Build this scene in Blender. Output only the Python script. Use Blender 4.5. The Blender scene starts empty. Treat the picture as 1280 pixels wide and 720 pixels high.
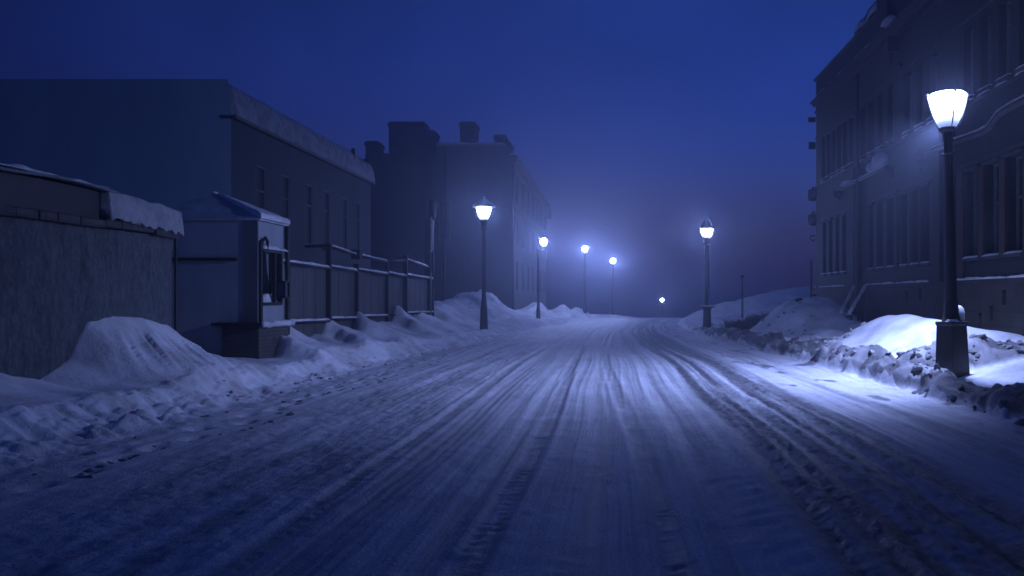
import bpy, bmesh, math, random
import numpy as np
from mathutils import Vector, Matrix

SC = bpy.context.scene
COL = SC.collection
F = 1067.0                      # focal length in photo pixels (1280 wide), vanishing point (766, 372), eye 1.6 m
def at(px, py, Y):
    return ((px - 766) / F * Y, 1.6 + (372 - py) / F * Y)
def y_of(px, X):                # distance at which a plane x = X shows at column px
    return X * F / (px - 766)

# ------------------------------------------------------------------ mesh helpers
class MB:
    def __init__(s): s.v, s.f = [], []
    def quad(s, a, b, c, d):
        n = len(s.v); s.v += [tuple(a), tuple(b), tuple(c), tuple(d)]; s.f.append((n, n+1, n+2, n+3)); return s
    def poly(s, pts):
        n = len(s.v); s.v += [tuple(p) for p in pts]; s.f.append(tuple(range(n, n+len(pts)))); return s
    def box(s, x0, x1, y0, y1, z0, z1):
        x0, x1 = min(x0, x1), max(x0, x1); y0, y1 = min(y0, y1), max(y0, y1)
        n = len(s.v)
        s.v += [(x0,y0,z0),(x1,y0,z0),(x1,y1,z0),(x0,y1,z0),(x0,y0,z1),(x1,y0,z1),(x1,y1,z1),(x0,y1,z1)]
        for q in ((0,3,2,1),(4,5,6,7),(0,1,5,4),(1,2,6,5),(2,3,7,6),(3,0,4,7)): s.f.append(tuple(n+i for i in q))
        return s
    def tube(s, pts, r, n=10, cap=True):
        pts = [Vector(p) for p in pts]
        rr = r if isinstance(r, (list, tuple)) else [r]*len(pts)
        rings = []
        for i, p in enumerate(pts):
            d = (pts[min(i+1, len(pts)-1)] - pts[max(i-1, 0)]).normalized()
            a = d.cross(Vector((0,0,1)) if abs(d.z) < .9 else Vector((1,0,0))).normalized(); b = d.cross(a)
            k = len(s.v)
            for j in range(n):
                t = 2*math.pi*j/n
                s.v.append(tuple(p + (a*math.cos(t) + b*math.sin(t))*rr[i]))
            rings.append(k)
        for k0, k1 in zip(rings, rings[1:]):
            for j in range(n):
                s.f.append((k0+j, k0+(j+1)%n, k1+(j+1)%n, k1+j))
        if cap:
            s.f.append(tuple(rings[0]+j for j in range(n))[::-1]); s.f.append(tuple(rings[-1]+j for j in range(n)))
        return s
    def lathe(s, prof, n=24, c=(0,0,0), rot=0, sx=1, sy=1, cap=True):
        rings = []
        for r, z in prof:
            k = len(s.v)
            for j in range(n):
                t = 2*math.pi*j/n + rot
                s.v.append((c[0]+r*math.cos(t)*sx, c[1]+r*math.sin(t)*sy, c[2]+z))
            rings.append(k)
        for k0, k1 in zip(rings, rings[1:]):
            for j in range(n):
                s.f.append((k0+j, k0+(j+1)%n, k1+(j+1)%n, k1+j))
        if cap:
            s.f.append(tuple(rings[0]+j for j in range(n))[::-1]); s.f.append(tuple(rings[-1]+j for j in range(n)))
        return s
    def grid(s, P):             # P[i][j] points
        k = len(s.v); m = len(P[0])
        for row in P: s.v += [tuple(p) for p in row]
        for i in range(len(P)-1):
            for j in range(m-1):
                s.f.append((k+i*m+j, k+i*m+j+1, k+(i+1)*m+j+1, k+(i+1)*m+j))
        return s
    def snow(s, p0, p1, width, height, seed=0, n=None, across=None, rough=.35, droop=.0):
        """a lumpy half-round ridge of snow lying from p0 to p1"""
        p0, p1 = Vector(p0), Vector(p1); L = (p1-p0).length; d = (p1-p0).normalized()
        a = Vector(across).normalized() if across else d.cross(Vector((0,0,1))).normalized()
        up = Vector((0,0,1)); n = n or max(6, int(L/.09)); rg = random.Random(seed)
        ph = [rg.uniform(0,6.28) for _ in range(6)]
        P = []
        for i in range(n+1):
            t = i/n; q = L*t
            k = 1 + rough*(.5*math.sin(q*2.1+ph[0]) + .35*math.sin(q*5.3+ph[1]) + .3*math.sin(q*11+ph[2]) + rg.uniform(-.15,.15))
            e = min(1, min(t, 1-t)*L/(.5*height+.02)+.15)
            w = width*(1+.12*math.sin(q*3.7+ph[3])+rg.uniform(-.05,.05)); h = max(.25*height, height*k)*math.sqrt(e)
            P.append([p0 + d*q + a*(w*.5*math.cos(th)) + up*(h*max(0, math.sin(th))**.8 - droop*(abs(math.cos(th))**6)*(1+.7*math.sin(q*9+ph[4])))
                      for th in [math.pi*j/8 for j in range(9)]])
        s.grid(P); k = len(P)
        s.poly(P[0][::-1]); s.poly(P[-1])
        return s
    def build(s, name, mat, parent=None, smooth=False, bevel=0, angle=None):
        me = bpy.data.meshes.new(name); me.from_pydata(s.v, [], s.f); me.update()
        bm = bmesh.new(); bm.from_mesh(me)
        bmesh.ops.remove_doubles(bm, verts=bm.verts, dist=1e-5)
        bmesh.ops.recalc_face_normals(bm, faces=bm.faces)
        if bevel:
            es = [e for e in bm.edges if len(e.link_faces) == 2 and e.calc_face_angle(0) > .6]
            bmesh.ops.bevel(bm, geom=es, offset=bevel, segments=2, affect='EDGES', profile=.5, clamp_overlap=True)
        bm.to_mesh(me); bm.free()
        if smooth: me.shade_smooth()
        if angle: me.shade_smooth(); me.set_sharp_from_angle(angle=math.radians(angle))
        me.materials.append(mat)
        o = bpy.data.objects.new(name, me); COL.objects.link(o)
        if parent:
            o.parent = parent
            if parent.location.length > 0 or parent.rotation_euler.x or parent.rotation_euler.y or parent.rotation_euler.z: pass
        return o

def tag(o, label=None, cat=None, group=None, kind=None):
    if label: o['label'] = label
    if cat: o['category'] = cat
    if group: o['group'] = group
    if kind: o['kind'] = kind
    return o
def empty(name, loc=(0,0,0), label=None, cat=None, group=None):
    o = bpy.data.objects.new(name, None); COL.objects.link(o); o.location = loc; o.empty_display_size = .2
    return tag(o, label, cat, group)
def shift(o, root):             # geometry written in world coordinates, re-expressed under a root that stands elsewhere
    o.data.transform(Matrix.Translation(-Vector(root.location))); return o
class Part:                     # builds parts in world coordinates under a root
    def __init__(s, root): s.root = root
    def __call__(s, mb, name, mat, **k):
        sub = k.pop('under', None)
        o = mb.build(name, mat, sub or s.root, **k); return shift(o, s.root)

# ------------------------------------------------------------------ materials
def nodes(name):
    m = bpy.data.materials.new(name); m.use_nodes = True
    return m, m.node_tree, m.node_tree.nodes['Principled BSDF']
def mapping(nt, scale, src='Object'):
    tc = nt.nodes.new('ShaderNodeTexCoord'); mp = nt.nodes.new('ShaderNodeMapping')
    nt.links.new(tc.outputs[src], mp.inputs['Vector']); mp.inputs['Scale'].default_value = scale
    return mp.outputs['Vector']
def noise(nt, vec, scale, detail=6, rough=.55, dist=0):
    n = nt.nodes.new('ShaderNodeTexNoise'); n.inputs['Scale'].default_value = scale; n.inputs['Detail'].default_value = detail
    n.inputs['Roughness'].default_value = rough; n.inputs['Distortion'].default_value = dist
    nt.links.new(vec, n.inputs['Vector']); return n.outputs['Fac']
def ramp(nt, fac, stops):
    r = nt.nodes.new('ShaderNodeValToRGB'); nt.links.new(fac, r.inputs['Fac'])
    e = r.color_ramp.elements
    while len(e) < len(stops): e.new(.5)
    for k, (p, c) in zip(e, stops): k.position = p; k.color = (*c, 1)
    return r.outputs['Color']
def mix(nt, fac, a, b, mode='MIX'):
    m = nt.nodes.new('ShaderNodeMix'); m.data_type = 'RGBA'; m.blend_type = mode
    for sock, val in ((m.inputs[0], fac), (m.inputs[6], a), (m.inputs[7], b)):
        if hasattr(val, 'is_linked'): nt.links.new(val, sock)
        elif isinstance(val, (tuple, list)): sock.default_value = (*val, 1)
        else: sock.default_value = val
    return m.outputs[2]
def bump(nt, bsdf, h, strength, dist, prev=None):
    b = nt.nodes.new('ShaderNodeBump'); b.inputs['Strength'].default_value = strength; b.inputs['Distance'].default_value = dist
    nt.links.new(h, b.inputs['Height'])
    if prev is not None: nt.links.new(prev, b.inputs['Normal'])
    nt.links.new(b.outputs['Normal'], bsdf.inputs['Normal']); return b.outputs['Normal']

def m_snow(name, col=(.80,.82,.86), dirt=(.55,.54,.55), scale=1.0, grit=.5):
    m, nt, p = nodes(name); v = mapping(nt, (1,1,1))
    big = noise(nt, v, 1.3*scale, 5, .6); fine = noise(nt, v, 55*scale, 3, .6); mid = noise(nt, v, 9*scale, 6, .65)
    c = ramp(nt, big, [(.36, dirt), (.6, col)])
    c = mix(nt, .35*grit, c, ramp(nt, noise(nt, v, 30*scale, 4, .7), [(.36,(.45,.45,.48)),(.52,(1,1,1))]), 'MULTIPLY')
    nt.links.new(c, p.inputs['Base Color']); p.inputs['Roughness'].default_value = .75
    p.inputs['Specular IOR Level'].default_value = .25
    n1 = bump(nt, p, mid, .7*grit, .06); bump(nt, p, fine, .9*grit, .014, n1)
    return m
def m_plaster(name, a, b, scale=1.0, streak=(1,1,.15), bumpd=.02, rough=.85, spot=None):
    m, nt, p = nodes(name); v = mapping(nt, (1,1,1)); vs = mapping(nt, streak)
    f1 = noise(nt, vs, 2.2*scale, 8, .65); f2 = noise(nt, v, 6*scale, 8, .6)
    c = ramp(nt, f1, [(.33, a), (.66, b)])
    if spot: c = mix(nt, ramp(nt, f2, [(.52,(0,0,0)),(.62,(1,1,1))]), c, spot)
    nt.links.new(c, p.inputs['Base Color']); p.inputs['Roughness'].default_value = rough
    n1 = bump(nt, p, f2, .6, bumpd); bump(nt, p, f1, .5, bumpd, n1)
    return m
def m_brick(name, a, b, mortar, axis='x', bw=.25, bh=.08):
    m, nt, p = nodes(name)
    tc = nt.nodes.new('ShaderNodeTexCoord'); sp = nt.nodes.new('ShaderNodeSeparateXYZ'); cb = nt.nodes.new('ShaderNodeCombineXYZ')
    nt.links.new(tc.outputs['Object'], sp.inputs[0])
    ad = nt.nodes.new('ShaderNodeMath'); ad.operation = 'ADD'
    nt.links.new(sp.outputs[0], ad.inputs[0]); nt.links.new(sp.outputs[1], ad.inputs[1])
    nt.links.new(ad.outputs[0], cb.inputs[0]); nt.links.new(sp.outputs[2], cb.inputs[1])
    br = nt.nodes.new('ShaderNodeTexBrick'); nt.links.new(cb.outputs[0], br.inputs['Vector'])
    br.inputs['Scale'].default_value = 1; br.inputs['Brick Width'].default_value = bw; br.inputs['Row Height'].default_value = bh
    br.inputs['Mortar Size'].default_value = .008; br.inputs['Color1'].default_value = (*a,1); br.inputs['Color2'].default_value = (*b,1)
    br.inputs['Mortar'].default_value = (*mortar,1)
    f = noise(nt, mapping(nt, (1,1,.4)), 3, 8, .65)
    c = mix(nt, .75, br.outputs['Color'], ramp(nt, f, [(.3,(.45,.45,.47)),(.7,(1,1,1))]), 'MULTIPLY')
    nt.links.new(c, p.inputs['Base Color']); p.inputs['Roughness'].default_value = .88
    inv = nt.nodes.new('ShaderNodeMath'); inv.operation = 'SUBTRACT'; inv.inputs[0].default_value = 1; nt.links.new(br.outputs['Fac'], inv.inputs[1])
    n1 = bump(nt, p, inv.outputs[0], .6, .012); bump(nt, p, noise(nt, mapping(nt,(1,1,1)), 25, 5, .6), .4, .01, n1)
    return m
def m_metal(name, c, rough=.45, metallic=.0):
    m, nt, p = nodes(name); v = mapping(nt, (1,1,.5)); f = noise(nt, v, 14, 6, .6)
    nt.links.new(ramp(nt, f, [(.35, tuple(k*.7 for k in c)), (.65, tuple(min(1,k*1.3) for k in c))]), p.inputs['Base Color'])
    nt.links.new(ramp(nt, f, [(.3,(rough*.75,)*3),(.7,(min(1,rough*1.3),)*3)]), p.inputs['Roughness'])
    p.inputs['Metallic'].default_value = metallic; bump(nt, p, f, .25, .006); return m
def m_wood(name, a, b):
    m, nt, p = nodes(name); v = mapping(nt, (1,6,.35)); f = noise(nt, v, 4, 8, .6, .6)
    nt.links.new(ramp(nt, f, [(.3,a),(.7,b)]), p.inputs['Base Color']); p.inputs['Roughness'].default_value = .8
    bump(nt, p, f, .5, .012); return m
def m_glass(name, c=(.012,.014,.02)):
    m, nt, p = nodes(name); f = noise(nt, mapping(nt,(1,1,1)), 3, 4, .6)
    nt.links.new(ramp(nt, f, [(.35,c),(.7,tuple(k*2.2 for k in c))]), p.inputs['Base Color'])
    nt.links.new(ramp(nt, f, [(.4,(.06,)*3),(.7,(.22,)*3)]), p.inputs['Roughness']); bump(nt, p, noise(nt, mapping(nt,(1,1,1)), 1.2, 2), .08, .05)
    return m
LAMP = (.36, .46, 1.0)
def m_lamp(name, strength, z0=None, z1=None):
    m, nt, p = nodes(name); p.inputs['Base Color'].default_value = (.7,.75,.8,1)
    p.inputs['Emission Color'].default_value = (*LAMP,1); p.inputs['Emission Strength'].default_value = strength
    p.inputs['Roughness'].default_value = .3
    if z0 is not None:          # frosted bowl: bright round the bulb, dull where the glass narrows to its holder
        tc = nt.nodes.new('ShaderNodeTexCoord'); sp = nt.nodes.new('ShaderNodeSeparateXYZ'); nt.links.new(tc.outputs['Object'], sp.inputs[0])
        mr = nt.nodes.new('ShaderNodeMapRange'); mr.inputs[1].default_value = z0; mr.inputs[2].default_value = z1; nt.links.new(sp.outputs[2], mr.inputs[0])
        pw = nt.nodes.new('ShaderNodeMath'); pw.operation = 'POWER'; pw.inputs[1].default_value = 2.2; nt.links.new(mr.outputs[0], pw.inputs[0])
        fr = nt.nodes.new('ShaderNodeMath'); fr.operation = 'MULTIPLY_ADD'; fr.inputs[1].default_value = strength; fr.inputs[2].default_value = .7; nt.links.new(pw.outputs[0], fr.inputs[0])
        nt.links.new(fr.outputs[0], p.inputs['Emission Strength'])
    return m

SNOW = m_snow('snow_fresh'); SNOW_T = m_snow('snow_on_ledges', scale=2.5, grit=.6)
SNOW_D = m_snow('snow_dirty', (.46,.46,.48), (.20,.195,.20), 3.0, 1.3)
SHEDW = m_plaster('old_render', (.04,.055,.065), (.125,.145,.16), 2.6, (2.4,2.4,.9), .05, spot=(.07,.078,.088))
SHEDB = m_metal('dark_cladding', (.035,.037,.045), .6)
BOOTHW = m_plaster('booth_plaster', (.24,.27,.31), (.33,.36,.40), .8, (1,1,.4), .008)
BOOTHD = m_plaster('booth_strip', (.08,.09,.10), (.12,.13,.14), 1, (1,1,.3), .01)
PLINTH = m_brick('booth_brick', (.08,.077,.078), (.11,.10,.10), (.05,.05,.05))
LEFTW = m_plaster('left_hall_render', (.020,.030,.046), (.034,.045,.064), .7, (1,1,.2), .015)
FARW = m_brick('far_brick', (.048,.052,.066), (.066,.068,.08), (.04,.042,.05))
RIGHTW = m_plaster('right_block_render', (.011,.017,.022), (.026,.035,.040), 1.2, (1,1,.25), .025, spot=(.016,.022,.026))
RSTONE = m_brick('right_plinth_stone', (.032,.030,.029), (.058,.053,.048), (.022,.021,.02), bw=.7, bh=.32)
RBRICK = m_brick('red_brick_pier', (.060,.036,.032), (.085,.048,.040), (.04,.036,.035))
TRIM = m_plaster('right_trim', (.034,.037,.043), (.06,.063,.07), 2, (1,1,.5), .008)
ROOFM = m_metal('roof_sheet', (.15,.17,.20), .85)
IRON = m_metal('lamp_iron', (.014,.015,.018), .62)
STEEL = m_metal('fence_steel', (.016,.018,.022), .8)
PANEL = m_plaster('fence_panel', (.062,.066,.07), (.10,.104,.108), 1.2, (3,3,.12), .01)
GLASS = m_glass('window_glass'); FRAME = m_metal('window_frame', (.10,.105,.115), .6)
FRAMEL = m_metal('window_frame_pale', (.30,.31,.33), .6); FRAMEH = m_metal('hall_window_frame', (.085,.095,.11), .7)
WOOD = m_wood('grey_timber', (.06,.055,.05), (.14,.125,.11)); DARK = m_metal('dark_void', (.012,.012,.014), .9)
WEED = m_wood('dry_weed', (.05,.045,.035), (.12,.10,.08)); PALE = m_plaster('pale_plate', (.55,.57,.6), (.7,.72,.75), 3)

# ------------------------------------------------------------------ terrain
def _hash(ix, iy, seed):
    h = (ix.astype(np.int64)*374761393 + iy.astype(np.int64)*668265263 + seed*974634777) & 0xFFFFFFFF
    h = ((h ^ (h >> 13))*1274126177) & 0xFFFFFFFF
    h = (h ^ (h >> 16)) & 0xFFFFFFFF
    return h/4294967295.0
def vn(x, y, seed=0):
    x, y = np.broadcast_arrays(x, y)
    ix = np.floor(x); iy = np.floor(y); fx = x-ix; fy = y-iy
    fx = fx*fx*fx*(fx*(fx*6-15)+10); fy = fy*fy*fy*(fy*(fy*6-15)+10)
    a = _hash(ix,iy,seed); b = _hash(ix+1,iy,seed); c = _hash(ix,iy+1,seed); d = _hash(ix+1,iy+1,seed)
    return (a*(1-fx)+b*fx)*(1-fy)+(c*(1-fx)+d*fx)*fy
def fbm(x, y, seed=0, o=4, g=.5):
    t = 0; a = 1; n = 0
    for k in range(o):
        t = t + a*vn(x*2**k + 17.3*k, y*2**k + 9.1*k, seed+k); n += a; a *= g
    return t/n*2-1               # -1..1
def wor(x, y, seed=0):
    x, y = np.broadcast_arrays(x, y); ix = np.floor(x); iy = np.floor(y); best = np.full(x.shape, 9.0); val = np.zeros(x.shape)
    for dx in (-1,0,1):
        for dy in (-1,0,1):
            cx, cy = ix+dx, iy+dy; d = np.hypot(cx+_hash(cx,cy,seed)-x, cy+_hash(cx,cy,seed+7)-y)
            k = d < best; best = np.where(k, d, best); val = np.where(k, _hash(cx,cy,seed+13), val)
    return best, val
def clods(x, y, seed):          # packed rounded lumps, 0..1
    wx = x+.12*fbm(x*3,y*3,seed+3,3); wy = y+.12*fbm(x*3,y*3,seed+5,3)
    a, va = wor(wx*2.3, wy*2.0, seed); b, vb = wor(wx*5.5, wy*5.2, seed+1); c, vc = wor(wx*12, wy*12, seed+2)
    f = lambda d, v: np.sqrt(np.clip(1-(d*1.25)**2,0,1))*(.35+.65*v)
    return np.maximum(f(a,va), .62*f(b,vb)*(1+.4*f(a,va))) + .18*f(c,vc) + .05*fbm(x*16,y*16,seed+20,3,.6)
def sst(a, b, x):
    t = np.clip((x-a)/(b-a), 0, 1); return t*t*(3-2*t)
_YL = np.array([-30,0,20,26,31,40,52,62,80,110,140,200,300.]); _XL = np.array([-5.6,-5.6,-5.6,-5.15,-4.8,-4.1,-2.9,-1.4,1.0,6,11.5,23,42])
_YR = np.array([-30,0,11,20,27,34,43,52,62,80,110,140,200,300.]); _XR = np.array([5.4,5.3,5.15,4.75,4.3,3.9,3.5,3.9,5.0,7.6,12.8,18.5,30,49])
_ys = np.arange(-30, 300, .5)
def _sm(Y, X):
    v = np.interp(_ys, Y, X); k = np.hanning(17); k /= k.sum()
    return np.convolve(np.pad(v, 8, mode='edge'), k, mode='valid')
_Ls, _Rs = _sm(_YL, _XL), _sm(_YR, _XR)
def Lf(y): return np.interp(y, _ys, _Ls)
def Rf(y): return np.interp(y, _ys, _Rs)

def road_u(x, y):
    L, R = Lf(y), Rf(y); return (x-L)/(R-L)*10.6-5.3
def slush(u, y):                # where tyres have churned the snow to grey slush
    w = .10*np.sin(y*.21+.6)+.05*np.sin(y*.53)
    b = sst(1.45, 1.75, u+w)*(1-sst(3.05, 3.35, u+w))
    st = .5+.5*fbm(u*5+w*5, y*.10, 31, 4)
    g = .5+.5*fbm(u*9, y*5, 32, 4, .6)
    a = b*np.clip(.25+sst(.30,.60,st)*.75+sst(.45,.75,g)*.35-.12, 0, 1)*(1-.55*sst(30,55,y))
    l = sst(-4.2,-3.7,u)*(1-sst(-2.2,-1.8,u))*sst(.42,.72,.5+.5*fbm(u*4,y*.5,33,5,.6))*.45
    t = 0
    for uc, ww, k in ((-1.55,.13,.5),(-.75,.10,.4),(.1,.11,.45),(.62,.08,.35),(1.05,.10,.5),(4.05,.09,.5),(4.5,.06,.35)):
        t = np.maximum(t, k*np.exp(-((u+w-uc)/ww)**2)*sst(.25,.7,.5+.5*fbm(u*14,y*.35,34+int(uc*10),3)))
    for w0, am, fr_, ph in ((-2.2,.30,.070,.4),(-.85,.30,.070,.4),(.45,.24,.09,2.2),(3.9,.25,.11,1.0)):
        t = np.maximum(t, .42*np.exp(-((u-w0-am*np.sin(y*fr_+ph))/.10)**4)*sst(.2,.6,.5+.5*fbm(u*9,y*2.5,102,3)))
    sp = sst(.70,.78,.5+.5*fbm(u*2.2, y*1.1, 40, 3))*sst(3.2,3.6,u)*.8
    return np.clip(np.maximum.reduce([a, l, t, sp]), 0, 1)

def H(x, y):
    L, R = Lf(y), Rf(y); u = (x-L)/(R-L)*10.6-5.3
    t = np.clip(y-58, 0, None); base = np.where(t < 70, -.0007*t*t, -.0007*4900-.098*(t-70))
    sl, sr = L-x, x-R
    # road ---------------------------------------------------------------
    wv = .10*np.sin(y*.21+.6)+.05*np.sin(y*.53); q = u+wv
    far = 1-.85*sst(13,34,y)
    h = .035*(1-(u/5.3)**2)
    h = h + (.35+.65*far)*(.012*fbm(q*3.1, y*.05, 1, 4) + (.3+1.1*sst(-.2,.35,fbm(x*.55,y*.12,99,3)))*(.011*fbm(q*15, y*.03, 5, 3) + .006*fbm(q*27, y*.05, 6, 2))) + .006*fbm(x*5, y*5, 8, 3)
    for uc, w, d in ((-1.55,.16,.03),(-.75,.12,.02),(.1,.13,.024),(.62,.1,.02),(1.05,.12,.03),(1.7,.10,.05),(1.98,.06,.03),(2.22,.09,.045),(2.5,.055,.028),(2.72,.10,.05),(3.08,.09,.045),(4.05,.12,.03),(-3.0,.2,.03),(-3.6,.18,.025)):
        r = (q-uc)/w; h = h - far*(d*np.exp(-r*r) - .25*d*np.exp(-(np.abs(r)-1.9)**2*1.6))*(.7+.5*fbm(q*3+uc,y*.5,int(70+uc*10),3))
    for w0, am, fr_, ph, wd, dp in ((-2.2,.30,.070,.4,.10,.026),(-.85,.30,.070,.4,.10,.026),(.45,.24,.09,2.2,.09,.022),(3.9,.25,.11,1.0,.10,.022)):   # cars that wandered
        r = (u-w0-am*np.sin(y*fr_+ph))/wd
        h = h - (1-.7*sst(18,40,y))*dp*(np.exp(-r**4)*(1-.40*np.clip(fbm(x*4,y*2.2,103,3)+.25,0,1)*np.sin(y*41+3*np.abs(r)+2*fbm(x*3,y*3,104,2))*(np.abs(r)<.9)*(1-sst(8,14,y))) - .35*np.exp(-(np.abs(r)-1.5)**2*5))
    h = h + (1-sst(20,40,y))*.018*np.clip(fbm(x*2.2,y*2.0,101,4,.6),0,1)
    sband = sst(1.4,1.8,q)*(1-sst(3.0,3.4,q)); lband = sst(-4.3,-3.6,q)*(1-sst(-2.2,-1.7,q))
    near = 1-.5*sst(25,60,y)
    h = h + sband*near*(.012*fbm(x*5, y*1.6, 11, 4, .6)+.022*fbm(x*18, y*11, 14, 3, .75)) + lband*near*(.012*fbm(x*5,y*3,12,3)+.016*fbm(x*14, y*11, 15, 3, .7))
    tread = (.3+.9*np.clip(fbm(x*3,y*1.5,95,3)+.3,0,1))*np.sin(y*21+np.abs(q-2.0)*20)*np.exp(-((q-1.35)/.14)**2)*.008 + np.clip(fbm(x*3,y*1.2,96,3)+.2,0,1)*np.sin(y*23-np.abs(q+.35)*20)*np.exp(-((q+.35)/.13)**2)*.006
    h = h + tread*(1-sst(14,24,y))
    k = np.round((y-4)/.62); fy = y-(4+k*.62); fx = x-(L+.75+.10*np.sin(k*2.4)+.11*(k%2))   # a trail of footprints
    h = h - .075*np.exp(-(fx/.09)**2-(fy/.16)**2)+.02*np.exp(-(fx/.2)**2-(fy/.28)**2)
    edge = np.exp(-np.clip(5.3-np.abs(u),0,None)/.45); h = h + edge*.05*(.5+fbm(x*4.5,y*4.5,13,4))
    # left verge ---------------------------------------------------------
    rag = .16*fbm(y*1.3+x*.2, x*.6, 60, 4)
    s = sl+rag
    pl = .20*sst(-.15,.55,s) + .10*sst(.35,.7,s) - .04*sst(.8,1.4,s) + .10*sst(1.1,2.6,s)
    facem = sst(-.25,.1,s)*(1-sst(.55,.95,s))
    pl = pl + facem*(.08*fbm(x*3.4,y*3.0,21,5,.66)+.045*fbm(x*1.5,y*9,22,5,.6)) - .06*facem*np.clip(fbm(x*1.2,y*2.4,25,3),0,1)
    pl = pl + facem*(.07*(1-sst(9,15,y))+.03)*clods(x*1.6, y*1.6, 91) + facem*.03*fbm(x*1.5,y*5.5,92,4)
    pl = pl + sst(.6,1.6,s)*(.07*fbm(x*.7,y*.45,23,3)+.008*fbm(x*6,y*6,24,3))
    crumb = sst(-1.4,-.1,sl)*(1-sst(0,.4,sl))*(1-sst(12,20,y)*.7)
    pl = pl + crumb*.05*(1-sst(9,14,y))*clods(x, y, 93) + crumb*.05*np.clip(fbm(x*4,y*4,26,4,.6)+.1,0,1)
    dw = np.clip(x+7.5, 0, None)                                     # distance from shed wall
    Hy = np.interp(y, [0,7,9,10.2,11.2,11.8,12.2,12.8,13.6,14.4,15.0,15.8,16.8,18], [.5,.5,.52,.42,.22,.45,.95,1.02,1.0,.86,.5,.22,.08,0])
    ang = y*2.4+dw*1.9
    pl = pl + Hy*np.clip(1-dw/(1.6+.15*np.sin(y*3)),0,1)**1.25*(1+sst(11.6,12.6,y)*sst(.12,.5,dw)*(.20*fbm(ang*2.8,dw*.4,27,5,.62)+.09*fbm(ang*7,dw*.5,31,3)))
    df = np.clip(x+7.6, -1.5, None)
    pl = pl + .34*sst(18.6,20,y)*(1-sst(38,42,y))*np.clip(1-np.abs(df)/1.9,0,1)*(1+.5*fbm(y*.7+df*.6,df*.8,97,4))
    for yi, hh, ln in ((18.95,.88,2.4),(22.7,.55,2.4),(25.3,.76,3.2),(29.7,.78,3.0),(33.0,.6,3.4),(36.5,.5,3.5)):
        qq = (y-yi)+.75*df+.18*np.sin(df*3+yi)
        pl = pl + .72*hh*(1+.25*fbm(x*2.5,y*1.6,98,4))*np.clip(sst(-.45,.10,qq)*(1-np.clip(qq,0,None)/ln),0,1)**1.15*np.clip(1-np.abs(df)/2.0,0,1)**.9
    pl = pl + 1.55*np.exp(-((x+7.3)/2.0)**2-((y-45)/4.0)**2)*(1+.30*fbm(x*1.1,y*.8,28,5,.65))
    for cx, cy, sx, sy, hh in ((-8.5,40,1.2,2.5,.7),(-4.6,53.5,.8,1.6,.75),(-3.4,58.5,.7,1.5,.7),(-5.2,57,1.0,3,.7),(-2.6,63,.7,2,.55),(-7.5,52,1.5,4,.9)):
        pl = pl + hh*np.exp(-((x-cx)/sx)**2-((y-cy)/sy)**2)*(1+.35*fbm(x*1.7,y*1.2,29,4,.6))
    # right verge --------------------------------------------------------
    s = sr+.22*fbm(y*1.1,x*.5,61,4)
    pr = .12*sst(0,.35,s) + .10*sst(.8,2,s)
    fm = rlump(x, y, sr, s)
    pr = pr + fm*(.09+.25*clods(x*1.25, y*1.25, 51)+.05*fbm(x*1.2,y*.9,52,3))
    pr = pr + sst(.7,1.5,s)*(.045*fbm(x*.9,y*.6,53,3)+.008*fbm(x*6,y*6,54,3))
    cut = .25*fbm(x*1.6,y*.4,55,4)
    plat = (.35*sst(15.9,16.6,y+cut)+.65*sst(16.3,18.2,y+cut))*(1-sst(20.5,24.5,y))*sst(4.3,6.9,x+.06*(y-19))*(.90+.10*fbm(x*.9,y*.6,56,3))
    pr = pr + plat*(1-.28*sst(6.8,8.2,x))
    pr = pr + .42*np.exp(-((x-8.0)/1.0)**2-((y-15.0)/1.0)**2)
    pr = pr + .5*np.exp(-((x-7.9)/.9)**2-((y-26.0)/2.0)**2)
    pr = pr + 1.30*np.exp(-(((x-7.0)/1.75)**2+((y-30.5)/2.9)**2)**1.35)*(1+.08*fbm(x*1.6,y*1.2,57,4)+sst(.1,.9,7-x)*.10*fbm(x*3,y*3,58,4))
    pr = pr + .35*np.exp(-((x-8.0)/.9)**2-((y-32.5)/2.5)**2)
    for yy, hh in ((23.4,.20),(25.9,.24),(28.2,.15)):               # low ploughed ledges
        pr = pr + hh*sst(-.25,.15,(y-yy)+.5*fbm(x*1.2,0*y+yy,59,3))*(1-sst(.5,1.6,y-yy))*sst(.4,.9,sr)*(1-sst(2.3,3.0,sr))
    pr = pr + 2.6*np.exp(-((x-20)/6.0)**2-((y-88)/15)**2) + 1.2*np.exp(-((x-12)/4.5)**2-((y-78)/12)**2) + 3.2*sst(14,32,x)*sst(85,150,y) + .5*sst(3,9,sr)*sst(38,60,y)
    pr = pr + .3*sst(38,50,y)*sst(.5,3,sr)*fbm(x*.5,y*.35,62,4)
    mL = sst(-1.5,.0,sl); mR = sst(-.4,0,sr)
    wide = 1.2*sst(14,40,np.abs(x))*0
    return base + h*(1-sst(-.15,.25,sl))*(1-sst(-.15,.25,sr)) + pl*mL + pr*mR + wide
def rlump(x, y, sr=None, s=None):
    if sr is None: sr = x-Rf(y)
    s = sr+.22*fbm(y*1.1,x*.5,61,4)
    a = sst(-.06,.07,s)*(1-sst(.42+.22*fbm(y*.8,x*0,63,2),.72+.22*fbm(y*.8,x*0,63,2),s))*(.85+.35*fbm(y*.7,x*0,64,3))*(1-sst(34,44,y))
    cut = y+.25*fbm(x*1.6,y*.4,55,4)
    b = sst(15.75,16.1,cut)*(1-sst(16.75,17.15,cut))*sst(5.3,5.8,x)*(1-sst(9,9.5,x))*.75
    return np.clip(np.maximum(a, b), 0, 1.2)
def Hs(x, y): return float(H(np.array([float(x)]), np.array([float(y)]))[0])

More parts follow.
